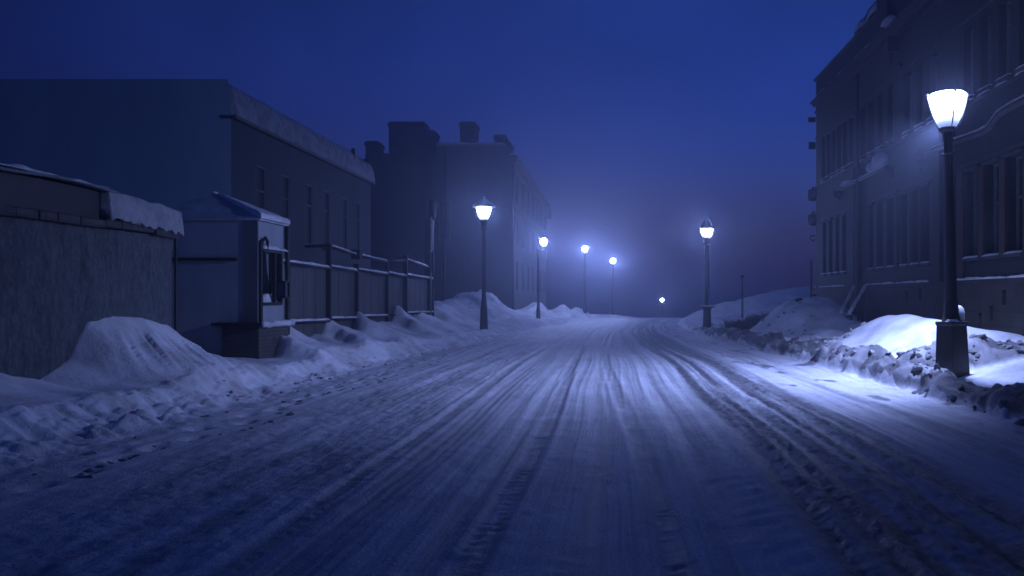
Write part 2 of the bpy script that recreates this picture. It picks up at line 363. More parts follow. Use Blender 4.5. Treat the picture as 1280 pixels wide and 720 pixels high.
def rows():
    ys = list(np.arange(-12, 2.6, .25)); y = 2.6
    while y < 66: ys.append(y); y += max(.028, y*.0042)
    while y < 290: ys.append(y); y += y*.02
    return np.array(ys)
YS = rows()
def terrain(name, X, Y, mat, attr=None, label=None):
    Z = H(X, Y); n, m = X.shape
    me = bpy.data.meshes.new(name); me.vertices.add(n*m)
    co = np.stack([X, Y, Z], -1).reshape(-1).astype(np.float32); me.vertices.foreach_set('co', co)
    idx = np.arange(n*m).reshape(n, m)
    q = np.stack([idx[:-1,:-1], idx[:-1,1:], idx[1:,1:], idx[1:,:-1]], -1).reshape(-1, 4)
    me.loops.add(q.size); me.polygons.add(len(q))
    me.loops.foreach_set('vertex_index', q.reshape(-1).astype(np.int32))
    me.polygons.foreach_set('loop_start', np.arange(0, q.size, 4, dtype=np.int32))
    me.polygons.foreach_set('use_smooth', np.ones(len(q), dtype=bool))
    me.update(calc_edges=True)
    for k, v in (attr or {}).items():
        a = me.attributes.new(k, 'FLOAT', 'POINT'); a.data.foreach_set('value', v.reshape(-1).astype(np.float32))
    me.materials.append(mat); o = bpy.data.objects.new(name, me); COL.objects.link(o)
    tag(o, label, kind='structure'); return o

def m_road():
    m, nt, p = nodes('packed_snow_road')
    at_ = nt.nodes.new('ShaderNodeAttribute'); at_.attribute_name = 'slush'
    v = mapping(nt, (1,1,1)); vs = mapping(nt, (1,.016,1))
    f = noise(nt, v, 1.1, 6, .65); g = noise(nt, v, 38, 4, .65); st = noise(nt, vs, 6, 8, .72)
    snow = mix(nt, .5, ramp(nt, f, [(.35,(.44,.44,.46)),(.65,(.66,.67,.70))]), ramp(nt, st, [(.35,(.40,.40,.42)),(.65,(.70,.71,.74))]))
    snow = mix(nt, .8, snow, ramp(nt, noise(nt, v, 46, 3, .7), [(.36,(.45,.45,.47)),(.47,(1,1,1))]), 'MULTIPLY')
    lm = ramp(nt, noise(nt, mapping(nt, (1,.22,1)), .9, 4, .6, .5), [(.42,(0,0,0)),(.62,(.55,)*3)])
    snow = mix(nt, lm, snow, ramp(nt, noise(nt, mapping(nt, (1,.010,1)), 30, 4, .6), [(.40,(.42,.42,.44)),(.52,(1,1,1))]), 'MULTIPLY')
    sl = ramp(nt, g, [(.38,(.035,.035,.04)),(.68,(.17,.17,.18))])
    snow = mix(nt, .15, snow, ramp(nt, noise(nt, mapping(nt, (1,.03,1)), 30, 6, .7), [(.38,(.45,.45,.47)),(.62,(1,1,1))]), 'MULTIPLY'); snow = mix(nt, 1, snow, (1.18,1.18,1.19), 'MULTIPLY'); c = mix(nt, at_.outputs['Fac'], snow, sl); nt.links.new(c, p.inputs['Base Color'])
    r = ramp(nt, at_.outputs['Fac'], [(0,(.62,)*3),(1,(.42,)*3)]); nt.links.new(r, p.inputs['Roughness'])
    p.inputs['Specular IOR Level'].default_value = .35
    fs = noise(nt, mapping(nt, (1,.018,1)), 34, 5, .6); n0 = bump(nt, p, fs, .18, .015); n1 = bump(nt, p, st, .5, .02, n0); n2 = bump(nt, p, noise(nt, v, 9, 6, .7), .35, .03, n1); bump(nt, p, g, .8, .014, n2)
    return m
def m_verge():
    m = m_snow('snow_right_verge'); nt = m.node_tree; p = nt.nodes['Principled BSDF']
    a = nt.nodes.new('ShaderNodeAttribute'); a.attribute_name = 'dirt'; src = p.inputs['Base Color'].links[0].from_socket
    nt.links.new(mix(nt, a.outputs['Fac'], src, (.09,.088,.092)), p.inputs['Base Color']); return m
def build_terrain():
    us = np.linspace(-5.3, 5.3, 400)
    L, R = Lf(YS)[:,None], Rf(YS)[:,None]
    X = L + (us[None,:]+5.3)/10.6*(R-L); Y = np.repeat(YS[:,None], len(us), 1)
    U = np.repeat(us[None,:], len(YS), 0)
    terrain('road', X, Y, m_road(), {'slush': slush(U, Y)}, 'wide street of packed snow with long tyre tracks')
    ss = [0]
    while ss[-1] < 80: ss.append(ss[-1] + max(.026, (ss[-1]-3.0)*.09))
    ss = np.array(ss)
    Y = np.repeat(YS[:,None], len(ss), 1)
    terrain('snow_verge', (Lf(YS)[:,None]-ss[None,:])[:, ::-1], Y, SNOW, None, 'ploughed snow verge with drifts left of the street')
    Xr = Rf(YS)[:,None]+ss[None,:]
    terrain('snow_verge', Xr, Y, m_verge(), {'dirt': np.clip(sst(.1,.5,rlump(Xr, Y))*(.85+.4*fbm(Xr*2,Y*2,90,4)),0,.95)}, 'ploughed snow verge with banks right of the street')
build_terrain()

# ------------------------------------------------------------------ lumps of ploughed snow
def lump_shape(rg, sub):
    bm = bmesh.new(); bmesh.ops.create_icosphere(bm, subdivisions=sub, radius=1)
    V = np.array([v.co[:] for v in bm.verts]); Fc = [tuple(v.index for v in f.verts) for f in bm.faces]; bm.free()
    r = np.ones(len(V))
    for a, fr in ((.22,1.6),(.18,3.3),(.12,6.5),(.08,13)):
        for _ in range(2):
            d = np.array([rg.gauss(0,1) for _ in range(3)]); d /= np.linalg.norm(d)
            r += a*.6*np.sin(V@d*fr*1.7+rg.uniform(0,6.28))
    V = V*r[:,None]
    for _ in range(12):
        d = np.array([rg.gauss(0,1) for _ in range(3)]); d /= np.linalg.norm(d); k = rg.uniform(.45,.8)
        e = V@d-k; V = V - np.clip(e,0,None)[:,None]*d*.9
    return V, Fc
def lumps(name, spots, mat, seed, label, sub=3):
    rg = random.Random(seed); vs, fs = [], []; shapes = [lump_shape(rg, sub) for _ in range(14)]; off = 0
    for x, y, s, flat in spots:
        V, Fc = rg.choice(shapes); a = rg.uniform(0,6.28); ca, sa = math.cos(a), math.sin(a)
        W = V*np.array([s*rg.uniform(.8,1.5), s*rg.uniform(.7,1.2), s*flat])
        W = np.stack([W[:,0]*ca-W[:,1]*sa+x, W[:,0]*sa+W[:,1]*ca+y, W[:,2]+Hs(x,y)+s*flat*.05], -1)
        vs.append(W); fs += [tuple(i+off for i in f) for f in Fc]; off += len(W)
    me = bpy.data.meshes.new(name); me.from_pydata(np.concatenate(vs).tolist(), [], fs); me.update(); me.shade_smooth(); me.set_sharp_from_angle(angle=math.radians(32))
    me.materials.append(mat); o = bpy.data.objects.new(name, me); COL.objects.link(o)
    tag(o, label, 'snow', kind='stuff'); return o
rg = random.Random(5); sp = []
for i in range(190):
    y = 10+25*rg.random()**1.4; k = rg.choice([.03,.04,.05,.06,.08,.10])*rg.uniform(.8,1.2)
    sp.append((Rf(y)+rg.uniform(-.05,.62)+rg.choice([0,0,0,0,.4])*rg.random(), y, k, rg.uniform(.5,.8)))
lumps('snow_lumps', sp, SNOW_D, 3, 'dirty ploughed snow lumps heaped along the right kerb')
sp = []
for i in range(70):
    x = rg.uniform(5.5,8.6); sp.append((x, 16.4+rg.uniform(-.5,.5), rg.choice([.03,.05,.07,.10])*rg.uniform(.8,1.2), rg.uniform(.55,.9)))
lumps('snow_lumps', sp, SNOW_D, 4, 'broken snow lumps along the cut face of the bank behind the big lamp')
sp = []
for i in range(170):
    y = rg.uniform(21,44); sp.append((Rf(y)+rg.uniform(.2,2.4), y, rg.uniform(.03,.11), rg.uniform(.5,.9)))
lumps('snow_lumps', sp, SNOW_D, 6, 'scattered snow lumps on the right verge towards the far lamp', 2)
sp = []
for i in range(90):
    y = 5+24*rg.random()**1.2; sp.append((Lf(y)+rg.uniform(-.5,1.1)*rg.random(), y, rg.uniform(.012,.05), rg.uniform(.5,.9)))
for i in range(60):
    y = 7.2+rg.random()**1.3*14; sp.append((Lf(y)+1.0+.25*math.sin(y*1.3)+rg.uniform(-.1,.1), y, rg.uniform(.02,.06), rg.uniform(.45,.7)))
lumps('snow_clods', sp, m_snow('snow_clod_grey', (.5,.5,.52), (.2,.2,.21), 3.0, 1.0), 7, 'small grey snow clods along the left edge of the street', 2)

# ------------------------------------------------------------------ street lamps
G_LAMP = 'lit street lamps along the street'
E_NEAR, E_MID, E_FAR, P_SPOT = 50, 215, 1050, 4500
def lamp_root(x, y, label, name='street_lamp'):
    return empty(name, (x, y, Hs(x, y)-.05), label, 'street lamp', G_LAMP)
def near_lamp():
    x, y = 6.17, 15.5; r = lamp_root(x, y, 'tall street lamp with flared glass bowl on a square black base')
    r.rotation_euler = (0, math.radians(-1.1), 0)
    def sq(prof, name, mat, **k):
        mb = MB()
        mb.lathe([(a*math.sqrt(2), z) for a, z in prof], 4, rot=math.pi/4+math.radians(26)); return mb.build(name, mat, r, **k)
    sq([(.215,-.2),(.21,.10),(.185,.98),(.20,1.0),(.20,1.05)], 'base_box', IRON, bevel=.012)
    MB().lathe([(.17,1.05),(.145,1.12),(.13,1.2),(.12,1.38),(.105,1.46),(.115,1.49)], 20).build('collar', IRON, r, angle=35)
    MB().lathe([(.105,1.49),(.098,2.2),(.084,3.2),(.072,4.06)], 20).build('pole', IRON, r, angle=35)
    MB().lathe([(.072,4.06),(.115,4.07),(.115,4.10),(.06,4.12)], 20).build('ring', IRON, r, angle=35)
    nk = MB()
    nk.lathe([(.075,4.12),(.07,4.49)], 16)
    for k in range(4):
        a = k*math.pi/2+.4; nk.tube([(.09*math.cos(a),.09*math.sin(a),4.1),(.085*math.cos(a),.085*math.sin(a),4.3),(.14*math.cos(a),.14*math.sin(a),4.52)], .012, 6)
    nk.build('neck', IRON, r, angle=35)
    MB().lathe([(.10,4.48),(.16,4.51),(.17,4.55),(.14,4.57)], 24).build('bowl_holder', IRON, r, angle=35)
    MB().lathe([(.14,4.57),(.18,4.63),(.245,4.79),(.30,4.99),(.33,5.14),(.29,5.185),(.17,5.215),(.05,5.225)], 24).build('glass_bowl', m_lamp('lamp_near_glow', E_NEAR, 4.57, 5.05), r, smooth=True)
    fr = MB()
    for k in range(4):
        a = k*math.pi/2+math.radians(0)
        fr.tube([((q+.015)*math.cos(a),(q+.015)*math.sin(a),z) for q, z in ((.155,4.56),(.20,4.63),(.262,4.79),(.318,4.99),(.355,5.155))], .013, 6)
        fr.lathe([(.005,-.03),(.03,-.012),(.03,.012),(.005,.03)], 8, c=(.365*math.cos(a),.365*math.sin(a),5.17))
    fr.build('bowl_frame', FRAMEL, r, smooth=True)
    s = MB(); s.lathe([(.10,1.05),(.125,1.08),(.13,1.18),(.11,1.28),(.07,1.33),(.01,1.345)], 14, c=(.13,.05,0), sy=1.0)
    s.snow((-.16,-.16,1.045),(.05,-.2,1.045), .08, .05, 2, across=(0,1,0)); s.build('snow_cap', SNOW_T, r, smooth=True)
near_lamp()
def added_spot():                # added spot behind the near lamp's bowl, lights snow and road, spares the wall
    l = bpy.data.lights.new('added_snow_spot','SPOT'); l.energy = P_SPOT; l.color = LAMP; l.spot_size = math.radians(152); l.spot_blend = 1.0; l.shadow_soft_size = .12
    o = bpy.data.objects.new('added_snow_spot', l); COL.objects.link(o); o.location = (6.13,15.92,4.86); o.rotation_euler = Vector((-.72,.36,-1)).to_track_quat('-Z','Y').to_euler()
added_spot()

def lantern_lamp(x, y, H_, label, kind, e=1.0):
    r = lamp_root(x, y, label); h = H_+.05
    n = 6
    if kind == 'bell':
        MB().lathe([(.18,-.2),(.165,.1),(.16,.3),(.14,.9),(.10,1.25),(.088,1.5)], 12).build('base', IRON, r, angle=40)
        MB().lathe([(.088,1.5),(.076,3.0),(.068,h-1.45)], 12).build('pole', IRON, r, angle=40)
        MB().lathe([(.08,h-1.45),(.12,h-1.43),(.12,h-1.36),(.09,h-1.33),(.13,h-1.12),(.17,h-1.06)], 12).build('collar', IRON, r, angle=40)
        MB().lathe([(.15,h-1.06),(.24,h-.80),(.31,h-.52)], n).build('glass_pane', m_lamp('lamp_lantern_glow', E_MID, h-1.06, h-.62), r)
        MB().lathe([(.30,h-.55),(.46,h-.53),(.465,h-.48),(.36,h-.36),(.20,h-.26),(.10,h-.16),(.07,h-.1),(.05,h-.08),(.05,h-.03),(.01,h)], 16).build('cap', IRON, r, angle=40)
        fr = MB()
        for k in range(n):
            a = 2*math.pi*k/n
            fr.tube([(.165*math.cos(a),.165*math.sin(a),h-1.07),(.255*math.cos(a),.255*math.sin(a),h-.80),(.33*math.cos(a),.33*math.sin(a),h-.51)], .014, 5)
        fr.build('lantern_frame', IRON, r)
    else:
        MB().lathe([(.22,-.2),(.21,.1),(.19,.9),(.22,.95),(.22,1.02)], 8).build('base', IRON, r, angle=30)
        ar = MB().box(-.38,.38,-.03,.03,1.02,1.07); ar.build('cross_arm', IRON, r)
        sn = MB().snow((-.4,0,1.07),(.4,0,1.07),.1,.07,4); sn.snow((-.2,0,1.07),(.2,0,1.07),.3,.12,5); sn.build('snow_cap', SNOW_T, r, smooth=True)
        MB().lathe([(.13,1.02),(.115,2.5),(.10,h-1.45)], 12).build('pole', IRON, r, angle=40)
        MB().lathe([(.10,h-1.45),(.19,h-1.40),(.21,h-1.25),(.20,h-1.12),(.15,h-1.05)], 12).build('collar', IRON, r, angle=40)
        MB().lathe([(.16,h-1.05),(.25,h-.9),(.30,h-.72),(.30,h-.60)], n).build('glass_pane', m_lamp('lamp_tulip_glow', E_MID*e, h-1.05, h-.72), r)
        MB().lathe([(.28,h-.62),(.38,h-.60),(.38,h-.55),(.23,h-.30),(.10,h-.14),(.04,h-.10),(.03,h-.02),(.008,h)], n).build('cap', IRON, r)
        fr = MB()
        for k in range(n):
            a = 2*math.pi*k/n - math.pi/2
            fr.tube([(.165*math.cos(a),.165*math.sin(a),h-1.06),(.265*math.cos(a),.265*math.sin(a),h-.9),(.315*math.cos(a),.315*math.sin(a),h-.72),(.32*math.cos(a),.32*math.sin(a),h-.59)], .022, 5)
        fr.build('lantern_frame', IRON, r)
lantern_lamp(-5.24, 34.7, 5.5, 'left lantern street lamp with dark bell-shaped cap, in front of a snow pile', 'bell')
lantern_lamp(4.64, 42.0, 5.45, 'lantern street lamp with pointed cap and small snowy cross arm on its base', 'point', 1.5)
def globe_lamp(x, y, zh, label, arm=0.0, rad=.27, e=E_FAR):
    r = lamp_root(x, y, label); h = zh-r.location.z
    MB().lathe([(.13,-.4),(.12,.5),(.085,.8),(.06,h-.45)], 10).build('pole', IRON, r, angle=40)
    if arm: MB().tube([(0,0,h-.5),(arm*.5,0,h-.42),(arm,0,h-.38)], .035, 8).build('arm', IRON, r)
    MB().lathe([(.06,h-.47),(.13,h-.42),(.15,h-.33),(.12,h-.28)], 12, c=(arm,0,0)).build('collar', IRON, r, angle=40)
    MB().lathe([(rad*.45,h-rad*.95),(rad*.85,h-rad*.55),(rad,h),(rad*.85,h+rad*.55),(rad*.4,h+rad*.92)], 14, c=(arm,0,0)).build('globe', m_lamp('lamp_globe_glow', e), r, smooth=True)
    MB().lathe([(rad*.5,h+rad*.9),(rad*.4,h+rad*1.1),(.02,h+rad*1.25)], 12, c=(arm,0,0)).build('cap', IRON, r, angle=40)
    return r
globe_lamp(-4.4, 50.4, 4.90, 'globe street lamp beside the far brick building corner, globe set right of its pole', arm=.32, rad=.21, e=420)
globe_lamp(-2.03, 62, 5.15, 'globe street lamp on thin pole at the bend, second globe from the far building', rad=.19)
globe_lamp(0.0, 80, 5.05, 'smaller globe street lamp deep in the haze, third globe from the far building', rad=.21)
globe_lamp(7.4, 128, 1.25, 'tiny lowest street lamp shining low over the crest of the road', rad=.25, e=200)

# ------------------------------------------------------------------ openings
def facade(mb, a0, a1, z0, z1, openings, P, depth):
    """a wall plane over (a, z) with openings, P(a, d, z) maps to world, d goes into the wall"""
    A = sorted({a0, a1, *[v for o in openings for v in o[:2]]}); Z = sorted({z0, z1, *[v for o in openings for v in o[2:]]})
    for i in range(len(A)-1):
        for j in range(len(Z)-1):
            ca, cz = (A[i]+A[i+1])/2, (Z[j]+Z[j+1])/2
            if any(o[0] < ca < o[1] and o[2] < cz < o[3] for o in openings): continue
            mb.quad(P(A[i],0,Z[j]), P(A[i+1],0,Z[j]), P(A[i+1],0,Z[j+1]), P(A[i],0,Z[j+1]))
    for b0, b1, c0, c1 in openings:
        mb.quad(P(b0,0,c0),P(b0,depth,c0),P(b0,depth,c1),P(b0,0,c1)); mb.quad(P(b1,0,c0),P(b1,0,c1),P(b1,depth,c1),P(b1,depth,c0))
        mb.quad(P(b0,0,c0),P(b1,0,c0),P(b1,depth,c0),P(b0,depth,c0)); mb.quad(P(b0,0,c1),P(b0,depth,c1),P(b1,depth,c1),P(b1,0,c1))
def pbox(mb, P, a0, a1, d0, d1, z0, z1):
    p, q = P(a0,d0,z0), P(a1,d1,z1); mb.box(p[0],q[0],p[1],q[1],z0,z1)
DULL = m_plaster('frosted_pane', (.018,.022,.028), (.03,.035,.042), 1)
def window_proto(P, a0, a1, z0, z1, depth, root, transom=.68, mullion=True, snow=True, fm=None, name='window', hood=False, glass=None):
    w = Part(root); f = MB(); t = .055; d0, d1 = depth-.09, depth-.02
    pbox(f,P,a0,a0+t,d0,d1,z0,z1); pbox(f,P,a1-t,a1,d0,d1,z0,z1)
    pbox(f,P,a0+t,a1-t,d0,d1,z0,z0+t); pbox(f,P,a0+t,a1-t,d0,d1,z1-t,z1)
    zt = z0+(z1-z0)*transom
    pbox(f,P,a0+t,a1-t,d0+.01,d1-.005,zt-.025,zt+.025)
    if mullion: m = (a0+a1)/2; pbox(f,P,m-.018,m+.018,d0+.013,d1-.008,z0+t,zt-.025)
    fo = w(f, name, fm or FRAME)
    g = MB(); g.quad(P(a0+.01,depth-.03,z0+.01),P(a1-.01,depth-.03,z0+.01),P(a1-.01,depth-.03,z1-.01),P(a0+.01,depth-.03,z1-.01)); w(g,'pane',glass or GLASS,under=fo)
    s = MB(); pbox(s,P,a0-.06,a1+.06,-.09,depth-.1,z0-.075,z0-.004); w(s,'sill',TRIM,under=fo,bevel=.008)
    if hood: s = MB(); pbox(s,P,a0-.06,a1+.06,-.09,-.001,z1+.005,z1+.08); w(s,'hood',TRIM,under=fo,bevel=.01)
    if snow:
        s = MB(); p, q = P(a0-.05,-.02,z0-.004), P(a1+.05,-.02,z0-.004); s.snow(p,q,.13,.05,3); w(s,'sill_snow',SNOW_T,under=fo,smooth=True)
    return fo
def copy_window(fo, off, z_off=0.0, skip=()):
    c = fo.copy(); COL.objects.link(c); c.location = fo.location + Vector(off)
    for ch in list(fo.children):
        if ch.name.split('.')[0] in skip: continue
        d = ch.copy(); COL.objects.link(d); d.parent = c
    return c

# ------------------------------------------------------------------ right-hand building
def right_building():
    X0 = 8.6; Y0, Y1 = 5.0, 36.1; ZT = 10.75
    root = empty('brick_building', (12, 25, 0), 'long dark two-storey building with rows of narrow windows above a stone plinth', 'building')
    w = Part(root); P = lambda a, d, z: (X0+d, a, z)
    low = [35.0-.98*k-.62 for k in range(4)]                                  # near edges of windows, far group
    low += [28.05, 27.05, 26.05, 24.85, 23.95, 23.1]
    low += [20.05-1.09*k for k in range(6)] + [12.3-1.09*k for k in range(5)]
    up = [35.1-.80*k-.56 for k in range(6)] + [29.7-.98*k-.6 for k in range(4)] + [25.2-.98*k-.6 for k in range(3)] + [20.35-.95*k for k in range(7)] + [12.3-1.0*k for k in range(6)]
    opn = []
    for a in low: opn.append((a, a+(.70 if a < 21 else .56), 2.55, 4.65))
    for a in up: opn.append((a, a+.56, 6.42, 8.15))
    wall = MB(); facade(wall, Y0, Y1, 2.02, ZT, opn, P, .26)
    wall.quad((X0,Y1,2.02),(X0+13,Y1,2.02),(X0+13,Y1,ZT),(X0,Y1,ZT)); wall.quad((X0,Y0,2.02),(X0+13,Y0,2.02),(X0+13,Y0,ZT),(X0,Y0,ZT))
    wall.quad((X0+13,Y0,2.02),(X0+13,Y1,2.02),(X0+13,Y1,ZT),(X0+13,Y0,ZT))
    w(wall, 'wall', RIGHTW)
    pl = MB(); vents = []
    for px, py in ((1226,400),(1256,372),(1134,371),(1151,368),(1240,392)):
        Y = y_of(px, 8.5); z = at(px, py, Y)[1]; vents.append((Y-.09, Y+.09, z-.16, z+.17))
    PP = lambda a, d, z: (X0-.12+d, a, z)
    facade(pl, Y0, Y1+.12, -.5, 2.02, vents, PP, .22); pl.quad((X0-.12,Y0,2.02),(X0,Y0,2.02),(X0,Y1,2.02),(X0-.12,Y1+.12,2.02)); pl.quad((X0-.12,Y1+.12,-.5),(X0+13,Y1+.12,-.5),(X0+13,Y1+.12,2.02),(X0-.12,Y1+.12,2.02))
    w(pl, 'plinth', RSTONE)
    for a0, a1, z0, z1 in vents:
        v = MB(); pbox(v, PP, a0+.01, a1-.01, .17, .20, z0+.01, z1-.01); w(v, 'vent', DARK)
    # windows
    first = window_proto(P, low[4], low[4]+.56, 2.55, 4.65, .26, root, hood=True)
    for a in low[:4]+low[5:10]: copy_window(first, (0, a-low[4], 0))
    big = window_proto(P, low[10], low[10]+.70, 2.55, 4.65, .26, root, .58, False, hood=True)
    for a in low[11:]: copy_window(big, (0, a-low[10], 0))
    uw = window_proto(P, up[0], up[0]+.56, 6.42, 8.15, .26, root, .7, False, fm=FRAME)
    for i, a in enumerate(up[1:]): copy_window(uw, (0, a-up[0], 0))
    # courses
    co = MB(); co.box(X0-.14,X0+.02,Y0,Y1+.10,9.68,9.80); co.box(X0-.22,X0+.02,Y0,Y1+.16,9.802,9.90); co.box(X0-.07,X0+.02,Y0,Y1+.05,9.40,9.46)
    w(co,'cornice',TRIM,bevel=.01)
    cp = MB(); cp.box(X0-.09,X0+.4,Y0,Y1+.09,ZT,ZT+.09); w(cp,'parapet_coping',TRIM,bevel=.012)
    rf = MB(); rf.box(X0+.4,X0+13.1,Y0,Y1+.09,ZT-.2,ZT+.02); w(rf,'roof',ROOFM)
    sc = MB(); sc.box(X0-.06,X0+.01,Y0,Y1+.04,6.20,6.30); sc.box(X0-.045,X0+.01,Y0,Y1+.03,8.30,8.37)
    for a, b in ((30.8,35.2),(25.7,28.9),(22.8,25.3),(14.2,21.1)): sc.box(X0-.05,X0+.01,a,b,4.76,4.86)
    w(sc,'string_course',TRIM,bevel=.008)
    for i in list(range(4,10))+list(range(10,16)):                             # red-brick piers between windows
        a = low[i]; ww = .70 if a < 21 else .56
        m = RBRICK if i in (8,9,10,11,12) else TRIM
        nxt = low[i+1]+ww if i not in (6,9,15) else a-.42
        p = MB(); p.box(X0-.055,X0-.002,max(nxt+.05, a-.45),a-.05,2.48,4.65); w(p,'pier',m,bevel=.008)
    p = MB(); p.box(X0-.06,X0-.002,20.85,21.25,2.03,4.75); w(p,'pier',RBRICK,bevel=.01)
    for a in (29.75,22.45,21.6,30.35):
        p = MB(); p.box(X0-.10,X0-.003,a-.22,a+.22,2.03,6.19); w(p,'pilaster',RIGHTW,bevel=.012)
    # snow
    sn = MB(); k = 0
    for a, b in ((31.3,35.2),(26.0,28.75),(23.2,25.7),(5.2,21.3)):
        sn.snow((X0-.06,a,2.02),(X0-.06,b,2.02),.13,.055,k); k += 1
    for a in up:
        if k % 4 != 1: sn.snow((X0-.035,a-.02+.1*(k%3),6.30),(X0-.035,a+.62,6.30),.09,.06,k)
        k += 1
    sn.snow((X0-.16,Y0,9.90),(X0-.16,Y1,9.90),.09,.035,60,rough=.9); sn.snow((X0+.05,Y0,ZT+.09),(X0+.05,Y1,ZT+.09),.22,.05,61)
    w(sn,'ledge_snow',SNOW_T,smooth=True)
    # snowy moulding at first-floor level, stepped up towards the near end
    ld = MB(); ld.tube([(X0-.10,32.4,5.62),(X0-.12,31,5.64),(X0-.14,27,5.62),(X0-.12,25.9,5.66)],.05,8)
    w(ld,'ledge',IRON)
    s = MB(); s.snow((X0-.13,30.9,5.66),(X0-.13,26.6,5.66),.12,.07,71); s.snow((X0-.2,30.2,5.68),(X0-.2,31.2,5.66),.2,.12,72)
    s.lathe([(.02,5.64),(.28,5.68),(.36,5.85),(.30,6.02),(.16,6.12),(.02,6.14)],14,c=(X0-.22,26.7,0),sx=.8,sy=1.1); s.lathe([(.02,5.64),(.24,5.68),(.28,5.8),(.2,5.94),(.02,6.0)],12,c=(X0-.2,27.5,0),sx=.8,sy=1.5)
    w(s,'ledge_snow',SNOW_T,smooth=True)
    for a in (26.15,32.2):
        b = MB(); b.tube([(X0,a,5.35),(X0-.2,a,5.5),(X0-.28,a,5.62)],[.10,.12,.06],8); b.box(X0-.3,X0-.002,a-.12,a+.12,5.5,5.6); w(b,'bracket',IRON)
    pth = [(22.6,5.50),(21,5.46),(19.75,5.40),(19.35,5.42),(19.1,5.52),(18.85,5.62),(18.4,5.66),(17,5.70),(14,5.72),(9,5.72)]
    b = MB(); b.tube([(X0-.09,a,z) for a, z in pth],.075,8); w(b,'moulding',TRIM,smooth=True)
    s = MB()
    for (a,z),(a2,z2) in zip(pth, pth[1:]): s.snow((X0-.10,a,z+.06),(X0-.10,a2-.02,z2+.06),.14,.055,int(a*7),rough=.2)
    w(s,'moulding_snow',SNOW_T,smooth=True)
    b = MB(); b.lathe([(.04,5.25),(.2,5.35),(.24,5.5),(.12,5.66),(.02,5.68)],9,c=(X0-.16,23.4,0),sx=.7); b.tube([(X0,23.2,5.3),(X0-.25,23.1,5.25),(X0-.3,23.0,5.05)],.05,7); w(b,'broken_bracket',RBRICK)
    # downpipe, chimney, hopper
    d = MB(); d.tube([(X0-.16,29.42,1.2),(X0-.16,29.42,5.3),(X0-.16,29.42,9.3)],.055,8)
    for z in (2.6,4.2,6.0,7.8): d.box(X0-.2,X0-.004,29.34,29.5,z,z+.05)
    w(d,'downpipe',IRON)
    c = MB(); c.box(X0-.16,X0+.42,26.3,27.3,9.95,11.2); c.box(X0-.20,X0+.46,26.26,27.34,11.2,11.32); w(c,'chimney',RIGHTW,bevel=.02)
    s = MB(); s.snow((X0+.1,27.4,ZT+.08),(X0+.1,29.9,ZT+.08),.5,.35,80,rough=.5); w(s,'roof_snow',SNOW_T,smooth=True)
    b = MB(); b.tube([(X0,27.35,11.25),(X0,28.6,11.28),(X0,30.2,ZT+.1)],.03,6); w(b,'roof_rail',IRON)
    b = MB(); b.box(X0-.35,X0-.003,25.6,26.0,9.0,9.45); b.tube([(X0-.2,25.8,9.0),(X0-.2,25.8,8.6),(X0-.05,25.3,8.5)],.06,8); w(b,'gutter_hopper',IRON,bevel=.02)
    s = MB(); s.snow((X0-.2,26.25,9.91),(X0-.2,25.6,9.91),.35,.25,83); w(s,'hopper_snow',SNOW_T,smooth=True)
    # frame at far corner: drainpipe stub
    b = MB(); b.tube([(X0-.16,36.3,1.2),(X0-.16,36.3,3.2)],.05,8); b.box(X0-.3,X0,36.2,36.32,9.05,9.25); b.box(X0-.28,X0,36.2,36.3,7.9,8.2); w(b,'corner_pipe',IRON)
right_building()
def corner_lantern(px, py, Y, label):
    x, z = at(px, py, Y); r = empty('wall_lantern', (x, Y, z), label, 'lantern', 'unlit bracket lanterns on the far corner')
    f = MB(); w, h, t = .17, .24, .05
    f.box(-w,w,-.15,.15,h-t,h); f.box(-w*.8,w*.8,-.13,.13,-h,-h+t)
    for sx in (-1,1):
        for sy in (-1,1): f.tube([(sx*w*.8,sy*.12,-h+.03),(sx*w*.95,sy*.135,h-.03)],.028,6)
    f.tube([(0,0,h),(0,0,h+.12)],.04,8); f.build('cage',IRON,r)
    g = MB(); g.lathe([(.13,-h+t),(.16,h-t)],4,rot=math.pi/4); g.build('pane',m_glass('lantern_dull_glass',(.10,.12,.16)),r)
    b = MB(); b.tube([(0,0,h+.1),(.22,-.04,h+.08),(8.58-x,-.1,h-.05)],.03,6); b.build('bracket',IRON,r)
corner_lantern(1016, 244, 36.35, 'upper unlit black lantern on the far corner of the right building')
corner_lantern(1016, 275, 36.35, 'lower unlit black lantern on the far corner of the right building')
x, z = at(1017, 298, 36.35); h = empty('wall_hook', (x, 36.35, z), 'small black iron hook under the lower lantern on the far corner', 'hook')
MB().tube([(8.58-x,-.1,.1),(.05,0,.13),(-.14,0,.09),(-.16,0,-.03),(0,0,-.1),(8.58-x,-.1,-.06)],.035,6).build('iron_hook',IRON,h)
def stair_rail():
    r = empty('stair_railing', (8.1,28.5,1.2), 'pair of sloping snow-topped handrails by the right building', 'railing'); w = Part(r)
    for (a, b), sd in ((((7.55,28.3,1.02),(8.47,29.9,1.98)),1),(((7.62,27.6,1.0),(8.47,28.6,1.95)),2)):
        m = MB(); m.tube([a,b],.045,8); w(m,'handrail',STEEL); s = MB(); s.snow((a[0],a[1],a[2]+.03),(b[0],b[1],b[2]+.03),.12,.09,sd,rough=.25); w(s,'rail_snow',SNOW_T,smooth=True)
        for t in (.15,.55,.9):
            q = Vector(a).lerp(Vector(b),t); m = MB(); m.tube([(q.x,q.y,.2),q],.03,6); w(m,'post',STEEL)
stair_rail()

